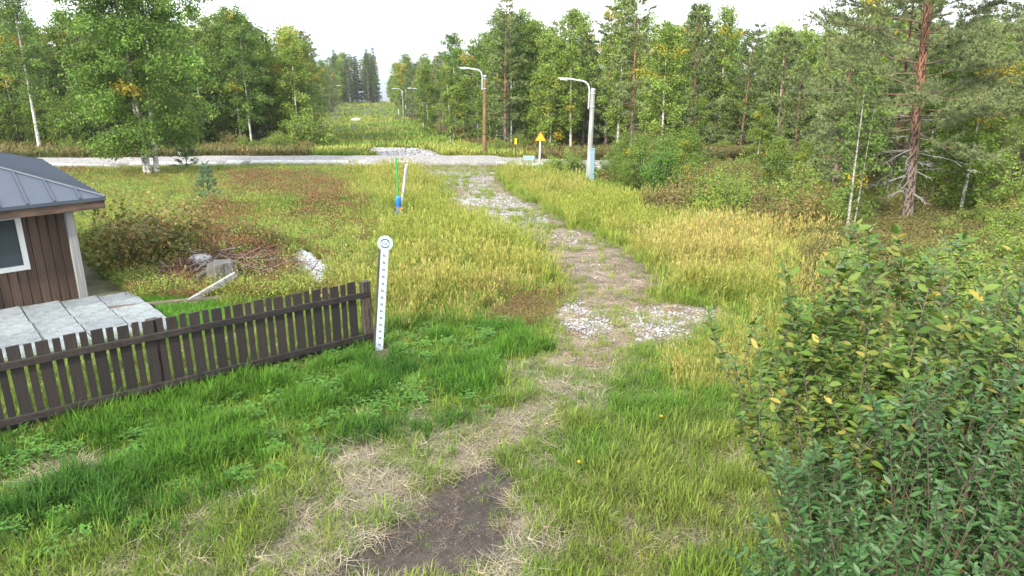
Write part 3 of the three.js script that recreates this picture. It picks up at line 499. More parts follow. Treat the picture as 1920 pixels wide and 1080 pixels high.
// ------------------------------------------------------------------ lamp posts
const lampMetal = std({ color: rgb(0.62, 0.64, 0.66), roughness: 0.45, metalness: 0.4, map: metalTex }), glassMat = std({ color: rgb(0.75, 0.77, 0.78), roughness: 0.25 });
function lampPost(px, py, h, side, wood, label, armLen = 1.7) {
  const [x, z] = spot(px, py), y = groundHeight(x, z), g = base('lamp_post', x, y, z), r0 = 0.15, b = new Bag();
  b.tube([[0, -0.3, 0], [0, h * 0.5, 0], [0, h - 0.45, 0]], [r0, r0 * 0.9, r0 * 0.78], 14, wood, 0.5); part('pole', b.geo(), std({ map: woodTex, bumpMap: woodBump, bumpScale: 0.008, vertexColors: true }), g);
  part('pole_cap', new THREE.CylinderGeometry(r0 * 0.7, r0 * 0.82, 0.09, 14), lampMetal, g, [0, h - 0.42, 0]);
  part('clamp', new THREE.TorusGeometry(r0 * 0.86, 0.025, 6, 16), lampMetal, g, [0, h - 1.35, 0], [Math.PI / 2, 0, 0]); part('clamp', new THREE.TorusGeometry(r0 * 0.82, 0.025, 6, 16), lampMetal, g, [0, h - 0.65, 0], [Math.PI / 2, 0, 0]);
  const s = side, a = []; const pts = [[s * (r0 + 0.05), h - 1.45, 0], [s * (r0 + 0.05), h - 0.8, 0], [s * (r0 + 0.06), h - 0.42, 0], [s * (r0 + 0.16), h - 0.16, 0], [s * (r0 + 0.38), h - 0.02, 0], [s * (r0 + 0.75), h + 0.04, 0], [s * (r0 + armLen * 0.65), h + 0.09, 0]];
  part('arm', new THREE.TubeGeometry(new THREE.CatmullRomCurve3(pts.map((p) => new THREE.Vector3(...p))), 30, 0.05, 8), lampMetal, g);
  const head = new RoundedBoxGeometry(0.72, 0.11, 0.26, 3, 0.05), hp = head.attributes.position; for (let i = 0; i < hp.count; i++) { const t = (hp.getX(i) * s + 0.36) / 0.72; hp.setY(i, hp.getY(i) * lerp(1.1, 0.5, t)); hp.setZ(i, hp.getZ(i) * lerp(0.75, 1, t)); } head.computeVertexNormals();
  const hd = part('lamp_head', head, lampMetal, g, [s * (r0 + armLen * 0.65 + 0.32), h + 0.11, 0], [0, 0, -s * -0.06]);
  part('lamp_glass', new RoundedBoxGeometry(0.42, 0.03, 0.18, 2, 0.012), glassMat, hd, [s * 0.06, -0.065, 0]);
  tag(g, label, 'lamp post'); return g;
}
const l1 = lampPost(1103, 343, 5.55, -1, [0.62, 0.62, 0.58], 'pale weathered lamp post with a pale blue box on its foot'); l1.rotation.z = -0.02;
const l2 = lampPost(908, 293, 6.4, -1, [0.34, 0.2, 0.1], 'brown wooden lamp post at the road right of the trail cut'); l2.rotation.z = -0.02;
part('cable_band', new THREE.TorusGeometry(0.16, 0.03, 6, 16), std({ color: rgb(0.04, 0.04, 0.045) }), l2, [0, 1.7, 0], [Math.PI / 2, 0, 0]);
lampPost(795, 250, 5.9, -1, [0.4, 0.38, 0.35], 'lamp post half hidden by young birches, third along the trail', 1.9);
lampPost(757, 224, 5.8, -1, [0.42, 0.42, 0.42], 'distant lamp post right of the trail cut behind the half hidden one', 2.0);
lampPost(676, 192.5, 5.4, 1, [0.55, 0.55, 0.55], 'farthest lamp post at the end of the trail cut', 2.2);
lampPost(627, 203, 5.8, 1, [0.35, 0.33, 0.3], 'distant lamp post on the left side of the trail cut', 2.0);
{ // pale blue cable box at the foot of the near post
  const [x, z] = spot(1108, 347), g = base('cable_box', x + 0.02, groundHeight(x, z), z + 0.05, 0.1), blue = std({ color: rgb(0.27, 0.39, 0.44), roughness: 0.5, map: metalTex });
  part('housing', new RoundedBoxGeometry(0.26, 1.75, 0.16, 3, 0.03), blue, g, [0, 1.1, 0]); part('foot', new RoundedBoxGeometry(0.16, 0.5, 0.12, 2, 0.02), std({ color: rgb(0.16, 0.3, 0.34), roughness: 0.6 }), g, [0, 0.2, 0]); part('cover', new RoundedBoxGeometry(0.2, 1.2, 0.02, 2, 0.008), blue, g, [0, 1.2, 0.086]); part('roof', new RoundedBoxGeometry(0.28, 0.03, 0.19, 2, 0.012), blue, g, [0, 1.985, 0.01]);
  tag(g, 'tall narrow pale blue cable box beside the white lamp post', 'cable box');
}
// ------------------------------------------------------------------ sign and markers
{
  const [x, z] = spot(1011, 316), g = base('warning_sign', x, groundHeight(x, z), z, 0.05);
  const steel = std({ color: rgb(0.72, 0.74, 0.75), roughness: 0.45, metalness: 0.3 });
  part('post', new THREE.CylinderGeometry(0.06, 0.06, 2.0, 12), steel, g, [0, 0.95, 0]); part('post_cap', new THREE.SphereGeometry(0.062, 10, 6), steel, g, [0, 1.95, 0]);
  const tri = (s, bz) => { const h = s * 0.866, sh = new THREE.Shape(); sh.moveTo(-s / 2, -h / 3); sh.lineTo(s / 2, -h / 3); sh.lineTo(0, h * 2 / 3); sh.closePath(); return new THREE.ExtrudeGeometry(sh, { depth: bz, bevelEnabled: true, bevelSize: 0.02, bevelThickness: 0.006, bevelSegments: 2 }); };
  const pl = part('border', tri(0.72, 0.012), std({ color: rgb(0.62, 0.13, 0.03), roughness: 0.4 }), g, [0, 2.05, 0.065]);
  part('plate', tri(0.58, 0.006), std({ color: rgb(0.9, 0.47, 0.02), roughness: 0.35 }), pl, [0, 0, 0.018]);
  g.rotation.z = -0.03; tag(g, 'orange triangular warning sign on a white post', 'warning sign');
}
{
  const [x, z] = spot(967, 302), g = base('marker_post', x, groundHeight(x, z), z), yl = std({ color: rgb(0.8, 0.6, 0.02), roughness: 0.5 }), bk = std({ color: rgb(0.03, 0.03, 0.03), roughness: 0.6 });
  part('post', new RoundedBoxGeometry(0.09, 1.5, 0.06, 2, 0.015), bk, g, [0, 0.7, 0]); part('yellow_band', new RoundedBoxGeometry(0.16, 0.42, 0.07, 2, 0.015), yl, g, [0, 1.42, 0.005]); part('cap', new RoundedBoxGeometry(0.13, 0.1, 0.08, 2, 0.02), bk, g, [0, 1.67, 0]); tag(g, 'black marker post with a yellow top left of the warning sign', 'marker post');
}
{
  const [x, z] = spot(992, 305), g = base('cable_pit', x, groundHeight(x, z), z, 0.1), m = std({ color: rgb(0.33, 0.52, 0.5), roughness: 0.6, map: metalTex });
  part('body', new RoundedBoxGeometry(0.72, 0.34, 0.5, 3, 0.05), m, g, [0, 0.22, 0]); part('lid', new RoundedBoxGeometry(0.8, 0.07, 0.58, 3, 0.025), m, g, [0, 0.42, 0]); tag(g, 'low pale green box in the grass left of the warning sign', 'cable box');
}
{
  const [x, z] = spot(613, 264), g = base('marker_post', x, groundHeight(x, z), z), m = std({ color: rgb(0.3, 0.33, 0.38), roughness: 0.6, map: metalTex });
  part('post', new THREE.CylinderGeometry(0.08, 0.09, 1.9, 10), m, g, [0, 0.9, 0]); part('head', new RoundedBoxGeometry(0.42, 0.3, 0.12, 2, 0.03), m, g, [0.02, 1.75, 0]); tag(g, 'short grey marker post on the left edge of the trail cut', 'marker post');
}
{ // snow cannon hydrant: blue body, green rod
  const [x, z] = spot(748, 402), g = base('hydrant', x, groundHeight(x, z), z), bl = std({ color: rgb(0.03, 0.2, 0.62), roughness: 0.4 }), gr = std({ color: rgb(0.04, 0.3, 0.08), roughness: 0.5 }), rd = std({ color: rgb(0.4, 0.1, 0.06), roughness: 0.5 });
  part('base_pipe', new THREE.CylinderGeometry(0.085, 0.095, 0.44, 14), std({ color: rgb(0.06, 0.12, 0.4), roughness: 0.5 }), g, [0, 0.12, 0]); part('body', new THREE.LatheGeometry([[0, 0], [0.095, 0], [0.095, 0.24], [0.08, 0.28], [0.055, 0.3], [0, 0.3]].map((p) => new THREE.Vector2(...p)), 16), bl, g, [0, 0.34, 0]); part('valve', new THREE.CylinderGeometry(0.045, 0.045, 0.2, 10), rd, g, [0.08, 0.2, 0.04], [0, 0, Math.PI / 2]);
  part('rod', new THREE.CylinderGeometry(0.03, 0.034, 1.4, 8), gr, g, [0, 1.3, 0]); tag(g, 'blue hydrant with a tall green rod in the meadow', 'hydrant');
  const [x2, z2] = spot(751, 393), p = base('leaning_pole', x2 + 0.03, groundHeight(x2, z2), z2, 0); const pole = part('shaft', new THREE.CylinderGeometry(0.055, 0.06, 1.75, 12), std({ color: rgb(0.74, 0.73, 0.68), roughness: 0.6, map: woodTex }), p, [0, 0.8, 0]); part('cap', new THREE.CylinderGeometry(0.03, 0.058, 0.03, 12), std({ color: rgb(0.6, 0.6, 0.58) }), pole, [0, 0.89, 0]); p.rotation.z = -0.16; tag(p, 'white pole leaning beside the blue hydrant', 'pole');
}
// ------------------------------------------------------------------ fence
const FA = spot(-70, 842), FB = spot(694, 652);
{
  const dx = FB[0] - FA[0], dz = FB[1] - FA[1], L = Math.hypot(dx, dz), turn = -Math.atan2(dz, dx), yA = groundHeight(...FA), yB = groundHeight(...FB), slope = Math.atan2(yB - yA, L);
  const g = base('picket_fence', FA[0], yA, FA[1], turn); tag(g, 'dark brown picket fence of wide and narrow boards', 'fence');
  const brown = [[0.042, 0.029, 0.023], [0.054, 0.038, 0.031], [0.034, 0.025, 0.021], [0.047, 0.036, 0.031]].map((c) => std({ color: rgb(...c), map: woodTex, bumpMap: woodBump, bumpScale: 0.004, roughness: 0.75 }));
  const H = 0.98, wide = [0, 1, 2].map(() => new RoundedBoxGeometry(0.128, H, 0.022, 1, 0.004)), narrow = new RoundedBoxGeometry(0.078, H, 0.022, 1, 0.004), R = rng(5);
  let x = 0.02, k = 0; const yAt = (x) => Math.tan(slope) * x;
  while (x < L - 0.18) { const w = k % 2 ? 0.078 : 0.128; part('picket', k % 2 ? narrow : wide[k % 3], brown[Math.floor(R() * 4)], g, [x + w / 2, yAt(x) + 0.09 + H / 2 + (R() - 0.5) * 0.02, (R() - 0.5) * 0.006], [0, 0, (R() - 0.5) * 0.012]); x += w + 0.036; k++; }
  for (const [y, hh] of [[0.86, 0.085], [0.2, 0.085]]) for (let s = 0; s < 2; s++) { const len = L / 2 + 0.05, r = part('rail', new RoundedBoxGeometry(len, hh, 0.045, 1, 0.006), brown[1 + s], g, [L * (0.25 + 0.5 * s), yAt(L * (0.25 + 0.5 * s)) + y, 0.036], [0, 0, slope]); r.userData = {}; }
  for (const t of [0.42, 1]) part('post', new RoundedBoxGeometry(0.14, 1.12, 0.1, 1, 0.01), std({ color: rgb(0.1, 0.075, 0.055), map: barkTex, bumpMap: woodBump, bumpScale: 0.01 }), g, [L * t - 0.02, yAt(L * t) + 0.5, t === 1 ? 0.0 : -0.07]);
}
{ // graduated snow stake on the fence end
  const [x, z] = spot(711, 657), y = groundHeight(x, z), g = base('snow_stake', x, y, z, 0.12);
  const H = 1.64, cv = document.createElement('canvas'); cv.width = 128; cv.height = 1600; const q = cv.getContext('2d'); q.fillStyle = '#a9b6bd'; q.fillRect(0, 0, 128, 1600); const R = rng(3);
  for (let i = 0; i < 400; i++) { q.fillStyle = `rgba(110,125,130,${0.08 * R()})`; q.fillRect(R() * 128, R() * 1600, 4 + 20 * R(), 2 + 30 * R()); }
  for (let k = 0; k < 15; k++) { const yy = 1600 - (k + 0.6) * 104; q.fillStyle = '#2b3138'; q.fillRect(44, yy, 14, 34); q.fillRect(66, yy + 4, 16, 12); q.fillRect(64, yy + 20, 22, 14); q.fillStyle = '#56616a'; q.fillRect(100, yy + 40, 28, 5); }
  const t = new THREE.CanvasTexture(cv); t.colorSpace = THREE.SRGBColorSpace;
  const plain = std({ color: rgb(0.36, 0.41, 0.44), roughness: 0.5 }), face = std({ map: t, roughness: 0.45 }), edge = std({ color: rgb(0.15, 0.13, 0.12) });
  part('backing_board', new RoundedBoxGeometry(0.11, 1.6, 0.03, 1, 0.005), std({ color: rgb(0.13, 0.11, 0.1), map: woodTex, bumpMap: woodBump, bumpScale: 0.004 }), g, [-0.035, 0.75, -0.03]);
  part('scale_plate', new THREE.BoxGeometry(0.112, H, 0.012), [plain, plain, plain, plain, face, plain], g, [0, H / 2 - 0.06, 0.0]);
  part('head', new THREE.CylinderGeometry(0.112, 0.112, 0.014, 40), plain, g, [0, H + 0.02, 0.002], [Math.PI / 2, 0, 0]);
  const c2 = document.createElement('canvas'); c2.width = c2.height = 256; const w = c2.getContext('2d'); w.fillStyle = '#a9b6bd'; w.fillRect(0, 0, 256, 256); w.strokeStyle = '#20252b'; w.lineWidth = 26; w.beginPath(); w.arc(128, 128, 96, 3.5, 5.9); w.stroke(); w.beginPath(); w.arc(128, 128, 96, 0.5, 2.5); w.stroke(); w.lineWidth = 12; w.strokeStyle = '#4a545c'; w.beginPath(); w.arc(128, 128, 96, 0, 6.3); w.stroke(); w.strokeStyle = '#59646c'; w.lineWidth = 16; w.beginPath(); w.moveTo(60, 140); w.quadraticCurveTo(110, 90, 140, 120); w.quadraticCurveTo(160, 140, 195, 95); w.stroke(); w.beginPath(); w.moveTo(80, 175); w.quadraticCurveTo(130, 145, 180, 160); w.stroke();
  const t2 = new THREE.CanvasTexture(c2); t2.colorSpace = THREE.SRGBColorSpace; part('emblem', new THREE.CircleGeometry(0.082, 36), std({ map: t2, roughness: 0.45 }), g, [0, H + 0.02, 0.0125]);
  g.rotation.z = -0.105; tag(g, 'tall white graduated snow stake with a round emblem head', 'snow stake');
}

// ------------------------------------------------------------------ cabin behind the fence
const TERRACE = { x: 0, z: 0, t: 0 };
{
  const ax = Math.atan2(FB[1] - FA[1], FB[0] - FA[0]), turn = -ax; // long side parallel to the fence
  const C = spot(150, 560); // near right corner of the walls
  Object.assign(TERRACE, { x: C[0], z: C[1], t: turn }); const g = base('cabin', C[0], groundHeight(...C) - 0.02, C[1], turn); tag(g, 'small brown cabin with a blue grey metal hip roof', 'cabin');
  // local: -x along the front wall to the left, -z away, y up
  const W = 6.5, Dp = 5.2, H = 2.0, ov = 0.5, brown = [[0.15, 0.095, 0.065], [0.13, 0.085, 0.06], [0.17, 0.11, 0.08]].map((c) => std({ color: rgb(...c), map: woodTex, bumpMap: woodBump, bumpScale: 0.004 })), grey = std({ color: rgb(0.42, 0.41, 0.39), map: woodTex }), white = std({ color: rgb(0.62, 0.62, 0.6), roughness: 0.6 }), R = rng(8);
  part('wall', new THREE.BoxGeometry(W - 0.06, H, Dp - 0.06), brown[1], g, [-W / 2, H / 2, -Dp / 2]);
  const bw = 0.15, bd = new RoundedBoxGeometry(bw - 0.012, H, 0.026, 1, 0.005), short = new RoundedBoxGeometry(bw - 0.012, 0.75, 0.026, 1, 0.005), win = [[-1.75, -0.75]];
  for (let x = -bw / 2; x > -W; x -= bw) { const inWin = win.some(([a, b]) => x > a - 0.06 && x < b + 0.06); const door = x > -3.6 && x < -2.55; if (door) continue; part('board', inWin ? short : bd, brown[Math.floor(R() * 3)], g, [x, inWin ? 0.375 : H / 2, 0], [0, 0, 0]); }
  for (let z = -bw / 2; z > -Dp; z -= bw) part('board', bd, brown[Math.floor(R() * 3)], g, [0, H / 2, z], [0, Math.PI / 2, 0]);
  const w = part('window', new THREE.BoxGeometry(0.96, 0.9, 0.02), std({ color: rgb(0.05, 0.06, 0.07), roughness: 0.08 }), g, [-1.25, 1.25, 0.0]);
  for (const [sx, sy, lx, ly] of [[0, 0.47, 1.12, 0.09], [0, -0.47, 1.12, 0.09], [0.52, 0, 0.09, 1.03], [-0.52, 0, 0.09, 1.03]]) part('frame', new RoundedBoxGeometry(lx, ly, 0.06, 1, 0.006), white, w, [sx, sy, sy ? 0.02 : 0.022]);
  part('mullion', new RoundedBoxGeometry(0.05, 0.86, 0.035, 1, 0.006), white, w, [0, 0, 0.02]);
  const dr = part('door', new RoundedBoxGeometry(0.95, 1.92, 0.05, 1, 0.01), std({ color: rgb(0.07, 0.045, 0.045), map: woodTex }), g, [-3.07, 0.98, 0.01]); part('handle', new RoundedBoxGeometry(0.04, 0.16, 0.05, 2, 0.01), lampMetal, dr, [0.38, 0, 0.04]);
  for (const x of [0.02, -2.35, -5.2]) part('post', new RoundedBoxGeometry(0.14, H, 0.14, 1, 0.012), grey, g, [x, H / 2, 0.32]);
  // roof
  const roofM = std({ color: rgb(0.06, 0.075, 0.1), roughness: 0.55, metalness: 0.1, map: metalTex }), x0 = ov + 0.1, x1 = -W - ov, z0 = ov + 0.15, z1 = -Dp - ov, y0 = H, rise = Math.tan(20 * Math.PI / 180) * (z0 - z1) / 2, half = (z0 - z1) / 2, ra = [x0 - half, y0 + rise, z0 - half], rb = [x1 + half, y0 + rise, z0 - half];
  const tri = (a, b, c) => [a, b, c], faces = [[[x0, y0, z0], [x1, y0, z0], rb, ra], [[x0, y0, z1], [x0, y0, z0], ra], [[x1, y0, z0], [x1, y0, z1], rb], [[x1, y0, z1], [x0, y0, z1], ra, rb]];
  for (const f of faces) { const P = [], I = [], th = 0.06; f.forEach((p) => P.push(...p)); f.forEach((p) => P.push(p[0], p[1] - th, p[2])); const n = f.length; for (let i = 1; i + 1 < n; i++) { I.push(0, i + 1, i); I.push(n, n + i, n + i + 1); } for (let i = 0; i < n; i++) { const j = (i + 1) % n; I.push(i, j, n + j, i, n + j, n + i); } const gg = new THREE.BufferGeometry(); gg.setAttribute('position', new THREE.Float32BufferAttribute(P, 3)); gg.setAttribute('uv', new THREE.Float32BufferAttribute(P.flatMap((_, i) => i % 3 === 0 ? [P[i] * 0.5, P[i + 2] * 0.5] : []), 2)); gg.setIndex(I); const ng = gg.toNonIndexed(); ng.computeVertexNormals(); part('roof', ng, roofM, g, [0, 0, 0]); }
  const seam = (a, b) => { const v = new THREE.Vector3(b[0] - a[0], b[1] - a[1], b[2] - a[2]), m = part('roof_seam', new THREE.BoxGeometry(0.03, 0.03, v.length()), roofM, g, [(a[0] + b[0]) / 2, (a[1] + b[1]) / 2 + 0.012, (a[2] + b[2]) / 2]); m.quaternion.setFromUnitVectors(new THREE.Vector3(0, 0, 1), v.normalize()); };
  seam([x0, y0, z0], ra); seam([x1, y0, z0], rb); seam(ra, rb); seam([x0, y0, z1], ra);
  for (let x = x0 - 0.4; x > x1 + 0.2; x -= 0.4) { const m = Math.min(x0 - x, x - x1, half); seam([x, y0, z0], [x, y0 + rise * m / half, z0 - m]); }
  for (let z = z0 - 0.4; z > z1 + 0.2; z -= 0.4) { const m = Math.min(z0 - z, z - z1); seam([x0, y0, z], [x0 - m, y0 + rise * m / half, z]); }
  part('fascia', new RoundedBoxGeometry(x0 - x1 - 0.04, 0.14, 0.025, 1, 0.004), brown[0], g, [(x0 + x1) / 2, y0 - 0.14, z0 - 0.04]); part('fascia', new RoundedBoxGeometry(0.025, 0.14, z0 - z1 - 0.08, 1, 0.004), brown[0], g, [x0 - 0.04, y0 - 0.14, (z0 + z1) / 2]);
  // terrace of pale slabs in front
  const t = base('terrace', C[0], groundHeight(...C) - 0.05, C[1], turn); tag(t, 'pale stone slab terrace between the cabin and the fence', 'terrace', null, 'structure');
  const sl = [[0.26, 0.285, 0.285], [0.29, 0.315, 0.31], [0.22, 0.24, 0.245]].map((c) => std({ color: rgb(...c), map: soilTex, roughness: 0.9 })), sg = new RoundedBoxGeometry(0.585, 0.08, 0.585, 1, 0.012);
  for (let i = 0; i < 11; i++) for (let j = 0; j < 5; j++) { const lx = 0.5 - i * 0.6, lz = 0.75 + j * 0.6, gy = groundHeight(C[0] + lx * Math.cos(turn) + lz * Math.sin(turn), C[1] - lx * Math.sin(turn) + lz * Math.cos(turn)); part('slab', sg, sl[Math.floor(R() * 3)], t, [lx, gy - t.position.y + 0.04 + R() * 0.012, lz], [(R() - 0.5) * 0.012, 0, (R() - 0.5) * 0.012]); }
}
// ------------------------------------------------------------------ old stump and timber by the fence
{
  const [x, z] = spot(400, 545), y = groundHeight(x, z), R = rng(14), wood = std({ color: rgb(0.2, 0.18, 0.16), map: woodTex, bumpMap: woodBump, bumpScale: 0.02 }), dark = std({ color: rgb(0.16, 0.12, 0.09), map: barkTex, bumpMap: barkBump, bumpScale: 0.02 });
  const g = base('tree_stump', x + 0.1, y, z - 0.3); tag(g, 'weathered uprooted stump on the rusty heath behind the fence', 'stump');
  const body = new THREE.CylinderGeometry(0.2, 0.34, 0.5, 22, 6), p = body.attributes.position; for (let i = 0; i < p.count; i++) { const a = Math.atan2(p.getZ(i), p.getX(i)), k = 1 + 0.22 * Math.sin(a * 5 + p.getY(i) * 3) + 0.12 * vnoise(a * 3 + 9, p.getY(i) * 5); p.setX(i, p.getX(i) * k); p.setZ(i, p.getZ(i) * k); if (p.getY(i) > 0.3) p.setY(i, p.getY(i) + 0.16 * vnoise(a * 4, 3)); } body.computeVertexNormals(); part('body', body, wood, g, [0, 0.25, 0]);
  for (let k = 0; k < 4; k++) { const a = R() * 6.28, b = new Bag(), pts = []; let r = 0.3, yy = 0.1 + 0.5 * R(), aa = a; for (let i = 0; i < 6; i++) { pts.push([Math.cos(aa) * r, yy, Math.sin(aa) * r]); r += 0.07 + 0.06 * R(); yy -= 0.13 * R() - 0.02; aa += (R() - 0.5) * 0.4; } b.tube(pts, pts.map((_, i) => 0.055 * (1 - i / 6.5)), 6, [1, 1, 1]); part('root', b.geo(), R() < 0.5 ? wood : dark, g); }
  const [wx, wz] = BRUSH, br = base('brush_pile', wx, groundHeight(wx, wz), wz), tone = [[0.14, 0.1, 0.08], [0.2, 0.16, 0.13], [0.15, 0.075, 0.05]].map((c) => std({ color: rgb(...c) }));
  for (let k = 0; k < 150; k++) { const a = R() * 6.28, r = 1.5 * Math.sqrt(R()), l = 0.4 + 0.9 * R(), d = R() * 6.28, px = Math.cos(a) * r * 1.2, pz = Math.sin(a) * r * 0.7, py = groundHeight(wx + px, wz + pz) - br.position.y + 0.08 + 0.42 * R() * (1 - r / 1.7), e = (R() - 0.35) * 0.8, b = new Bag(), q = []; for (let i = 0; i < 4; i++) q.push([px + Math.cos(d + 0.15 * i) * l * (i - 1.5) / 3, py + e * l * (i - 1.5) / 3 + 0.04 * R(), pz + Math.sin(d + 0.15 * i) * l * (i - 1.5) / 3]); const rr = 0.008 + 0.014 * R() * R(); b.tube(q, [rr, rr, rr * 0.8, rr * 0.4], 5, [1, 1, 1]); part('branch', b.geo(), tone[Math.floor(R() * 3)], br); }
  tag(br, 'tangle of dead brown branches beside the uprooted stump', 'brush pile');
  const [bx, bz] = spot(398, 566), bg = base('timber_plank', bx, groundHeight(bx, bz) + 0.24, bz, 0.15), pk = part('board', new RoundedBoxGeometry(1.05, 0.11, 0.06, 1, 0.008), std({ color: rgb(0.5, 0.48, 0.45), map: woodTex, bumpMap: woodBump, bumpScale: 0.005 }), bg, [0, 0, 0], [0.2, 0.5, 0.32]); tag(bg, 'grey weathered plank leaning against the stump', 'plank'); void pk;
  const [lx, lz] = spot(300, 575), lg = base('garden_beam', lx + 0.3, groundHeight(lx, lz) + 0.05, lz, 0.35); part('beam', new RoundedBoxGeometry(3.2, 0.13, 0.12, 1, 0.012), std({ color: rgb(0.2, 0.15, 0.11), map: woodTex }), lg); tag(lg, 'brown wooden beam edging the lawn behind the fence', 'beam');
  const [rx, rz] = spot(383, 500), rk = rockMesh(21, 0.3, std({ color: rgb(0.4, 0.38, 0.36), map: soilTex })); rk.position.set(rx, groundHeight(rx, rz) + 0.08, rz); rk.name = numbered('boulder'); scene.add(rk); tag(rk, 'pale grey boulder on the heath left of the stump', 'boulder');
  const [qx, qz] = spot(668, 227), r2 = rockMesh(22, 1.0, std({ color: rgb(0.6, 0.58, 0.54), map: soilTex }), 0.45); r2.position.set(qx, groundHeight(qx, qz) + 0.1, qz); r2.name = numbered('boulder'); scene.add(r2); tag(r2, 'pale flat boulder lying in the distant trail cut', 'boulder');
  const [sx, sz] = spot(680, 259), r3 = rockMesh(23, 0.7, std({ color: rgb(0.14, 0.13, 0.12), map: soilTex }), 0.5); r3.position.set(sx, groundHeight(sx, sz) + 0.05, sz); r3.name = numbered('boulder'); scene.add(r3); tag(r3, 'dark boulder in the grass of the trail cut just behind the road', 'boulder');
}
function rockMesh(seed, s, mat, flat = 0.7) { return Object.assign(new THREE.Mesh(rockGeo(seed, s, flat, 3), mat), { castShadow: true, receiveShadow: true }); }
function rockGeo(seed, s, flat = 0.7, det = 1) { const g = new THREE.IcosahedronGeometry(s, det), p = g.attributes.position; for (let i = 0; i < p.count; i++) { const x = p.getX(i) / s, y = p.getY(i) / s, z = p.getZ(i) / s, k = 0.65 + 0.7 * fbm(x * 1.4 + seed * 7, y * 1.4 + z * 1.9 + seed, 3); p.setXYZ(i, p.getX(i) * k * 1.15, p.getY(i) * k * flat, p.getZ(i) * k); } g.computeVertexNormals(); return g; }

// ------------------------------------------------------------------ scattered ground cover
const UP = new THREE.Vector3(0, 1, 0), mtx = new THREE.Matrix4(), qt = new THREE.Quaternion(), eu = new THREE.Euler(), colr = new THREE.Color();
function scatter(name, geo, mat, list, label, category) { // list: x, y, z, scale, turn, tilt, colour
  if (!list.length) return;
  const m = new THREE.InstancedMesh(geo, mat, list.length); m.name = numbered(name);
  list.forEach(([x, y, z, s, turn, tilt, c, sy], i) => { eu.set(tilt, turn, tilt * 0.6, 'YXZ'); qt.setFromEuler(eu); mtx.compose(new THREE.Vector3(x, y, z), qt, new THREE.Vector3(s, s * (sy ?? 1), s)); m.setMatrixAt(i, mtx); m.setColorAt(i, colr.setRGB(c[0], c[1], c[2])); });
  m.castShadow = m.receiveShadow = true; scene.add(m); tag(m, label, category, null, 'stuff');
}
function tuftGeo(seed, o) {
  const R = rng(seed), b = new Bag();
  for (let k = 0; k < o.n; k++) {
    const a = R() * 6.28, r = o.r * Math.sqrt(R()), L = o.L * (0.45 + 0.75 * R()), lean = o.lean * (0.3 + R()), az = a + (R() - 0.5) * 2.2, w = o.w * (0.7 + 0.6 * R()), t = 0.6 + 0.8 * R(), dry = R() < (o.dry ?? 0);
    const c = dry ? [1.3 * t, 1.1 * t, 1.45 * t] : [t, t, t]; let x = Math.cos(a) * r, z = Math.sin(a) * r, y = -0.01, e = 1.5 - lean * 0.25; const seg = 3, px = [], sx = -Math.sin(az) * w, sz = Math.cos(az) * w;
    for (let s = 0; s <= seg; s++) { px.push([x, y, z]); x += Math.cos(az) * Math.cos(e) * L / seg; z += Math.sin(az) * Math.cos(e) * L / seg; y += Math.sin(e) * L / seg; e -= lean * (0.55 + 0.3 * s); }
    const id = []; for (let s = 0; s < seg; s++) { const k2 = 1 - s / seg * 0.55, p = px[s], p2 = px[s + 1], fl = Math.hypot(p2[0] - p[0], p2[2] - p[2]), fy = p2[1] - p[1], n = unit(-Math.cos(az) * fy, fl, -Math.sin(az) * fy); id.push(b.v(p[0] + sx * k2, p[1], p[2] + sz * k2, ...n, c), b.v(p[0] - sx * k2, p[1], p[2] - sz * k2, ...n, c)); }
    const pe = px[seg], pq = px[seg - 1], ey = pe[1] - pq[1], el = Math.hypot(pe[0] - pq[0], pe[2] - pq[2]), tp = b.v(...pe, ...unit(-Math.cos(az) * ey, el, -Math.sin(az) * ey), c); for (let s = 0; s + 1 < seg; s++) b.i.push(id[s * 2], id[s * 2 + 1], id[s * 2 + 2], id[s * 2 + 1], id[s * 2 + 3], id[s * 2 + 2]); b.i.push(id[seg * 2 - 2], id[seg * 2 - 1], tp);
    if (o.seed && R() < o.seed) { const p = px[seg], q = px[seg - 1], d = unit(p[0] - q[0], p[1] - q[1] + 0.2, p[2] - q[2]); for (let s = 0; s < 3; s++) b.leaf(p[0] - d[0] * 0.03 * s, p[1] - d[1] * 0.03 * s, p[2] - d[2] * 0.03 * s, unit(d[0] + (R() - 0.5) * 0.6, d[1], d[2] + (R() - 0.5) * 0.6), randDir(R, 0.4), 0.1 * (0.6 + 0.6 * R()), w * 2.2, [1.3, 1.08, 1.45]); }
  }
  return b.geo();
}
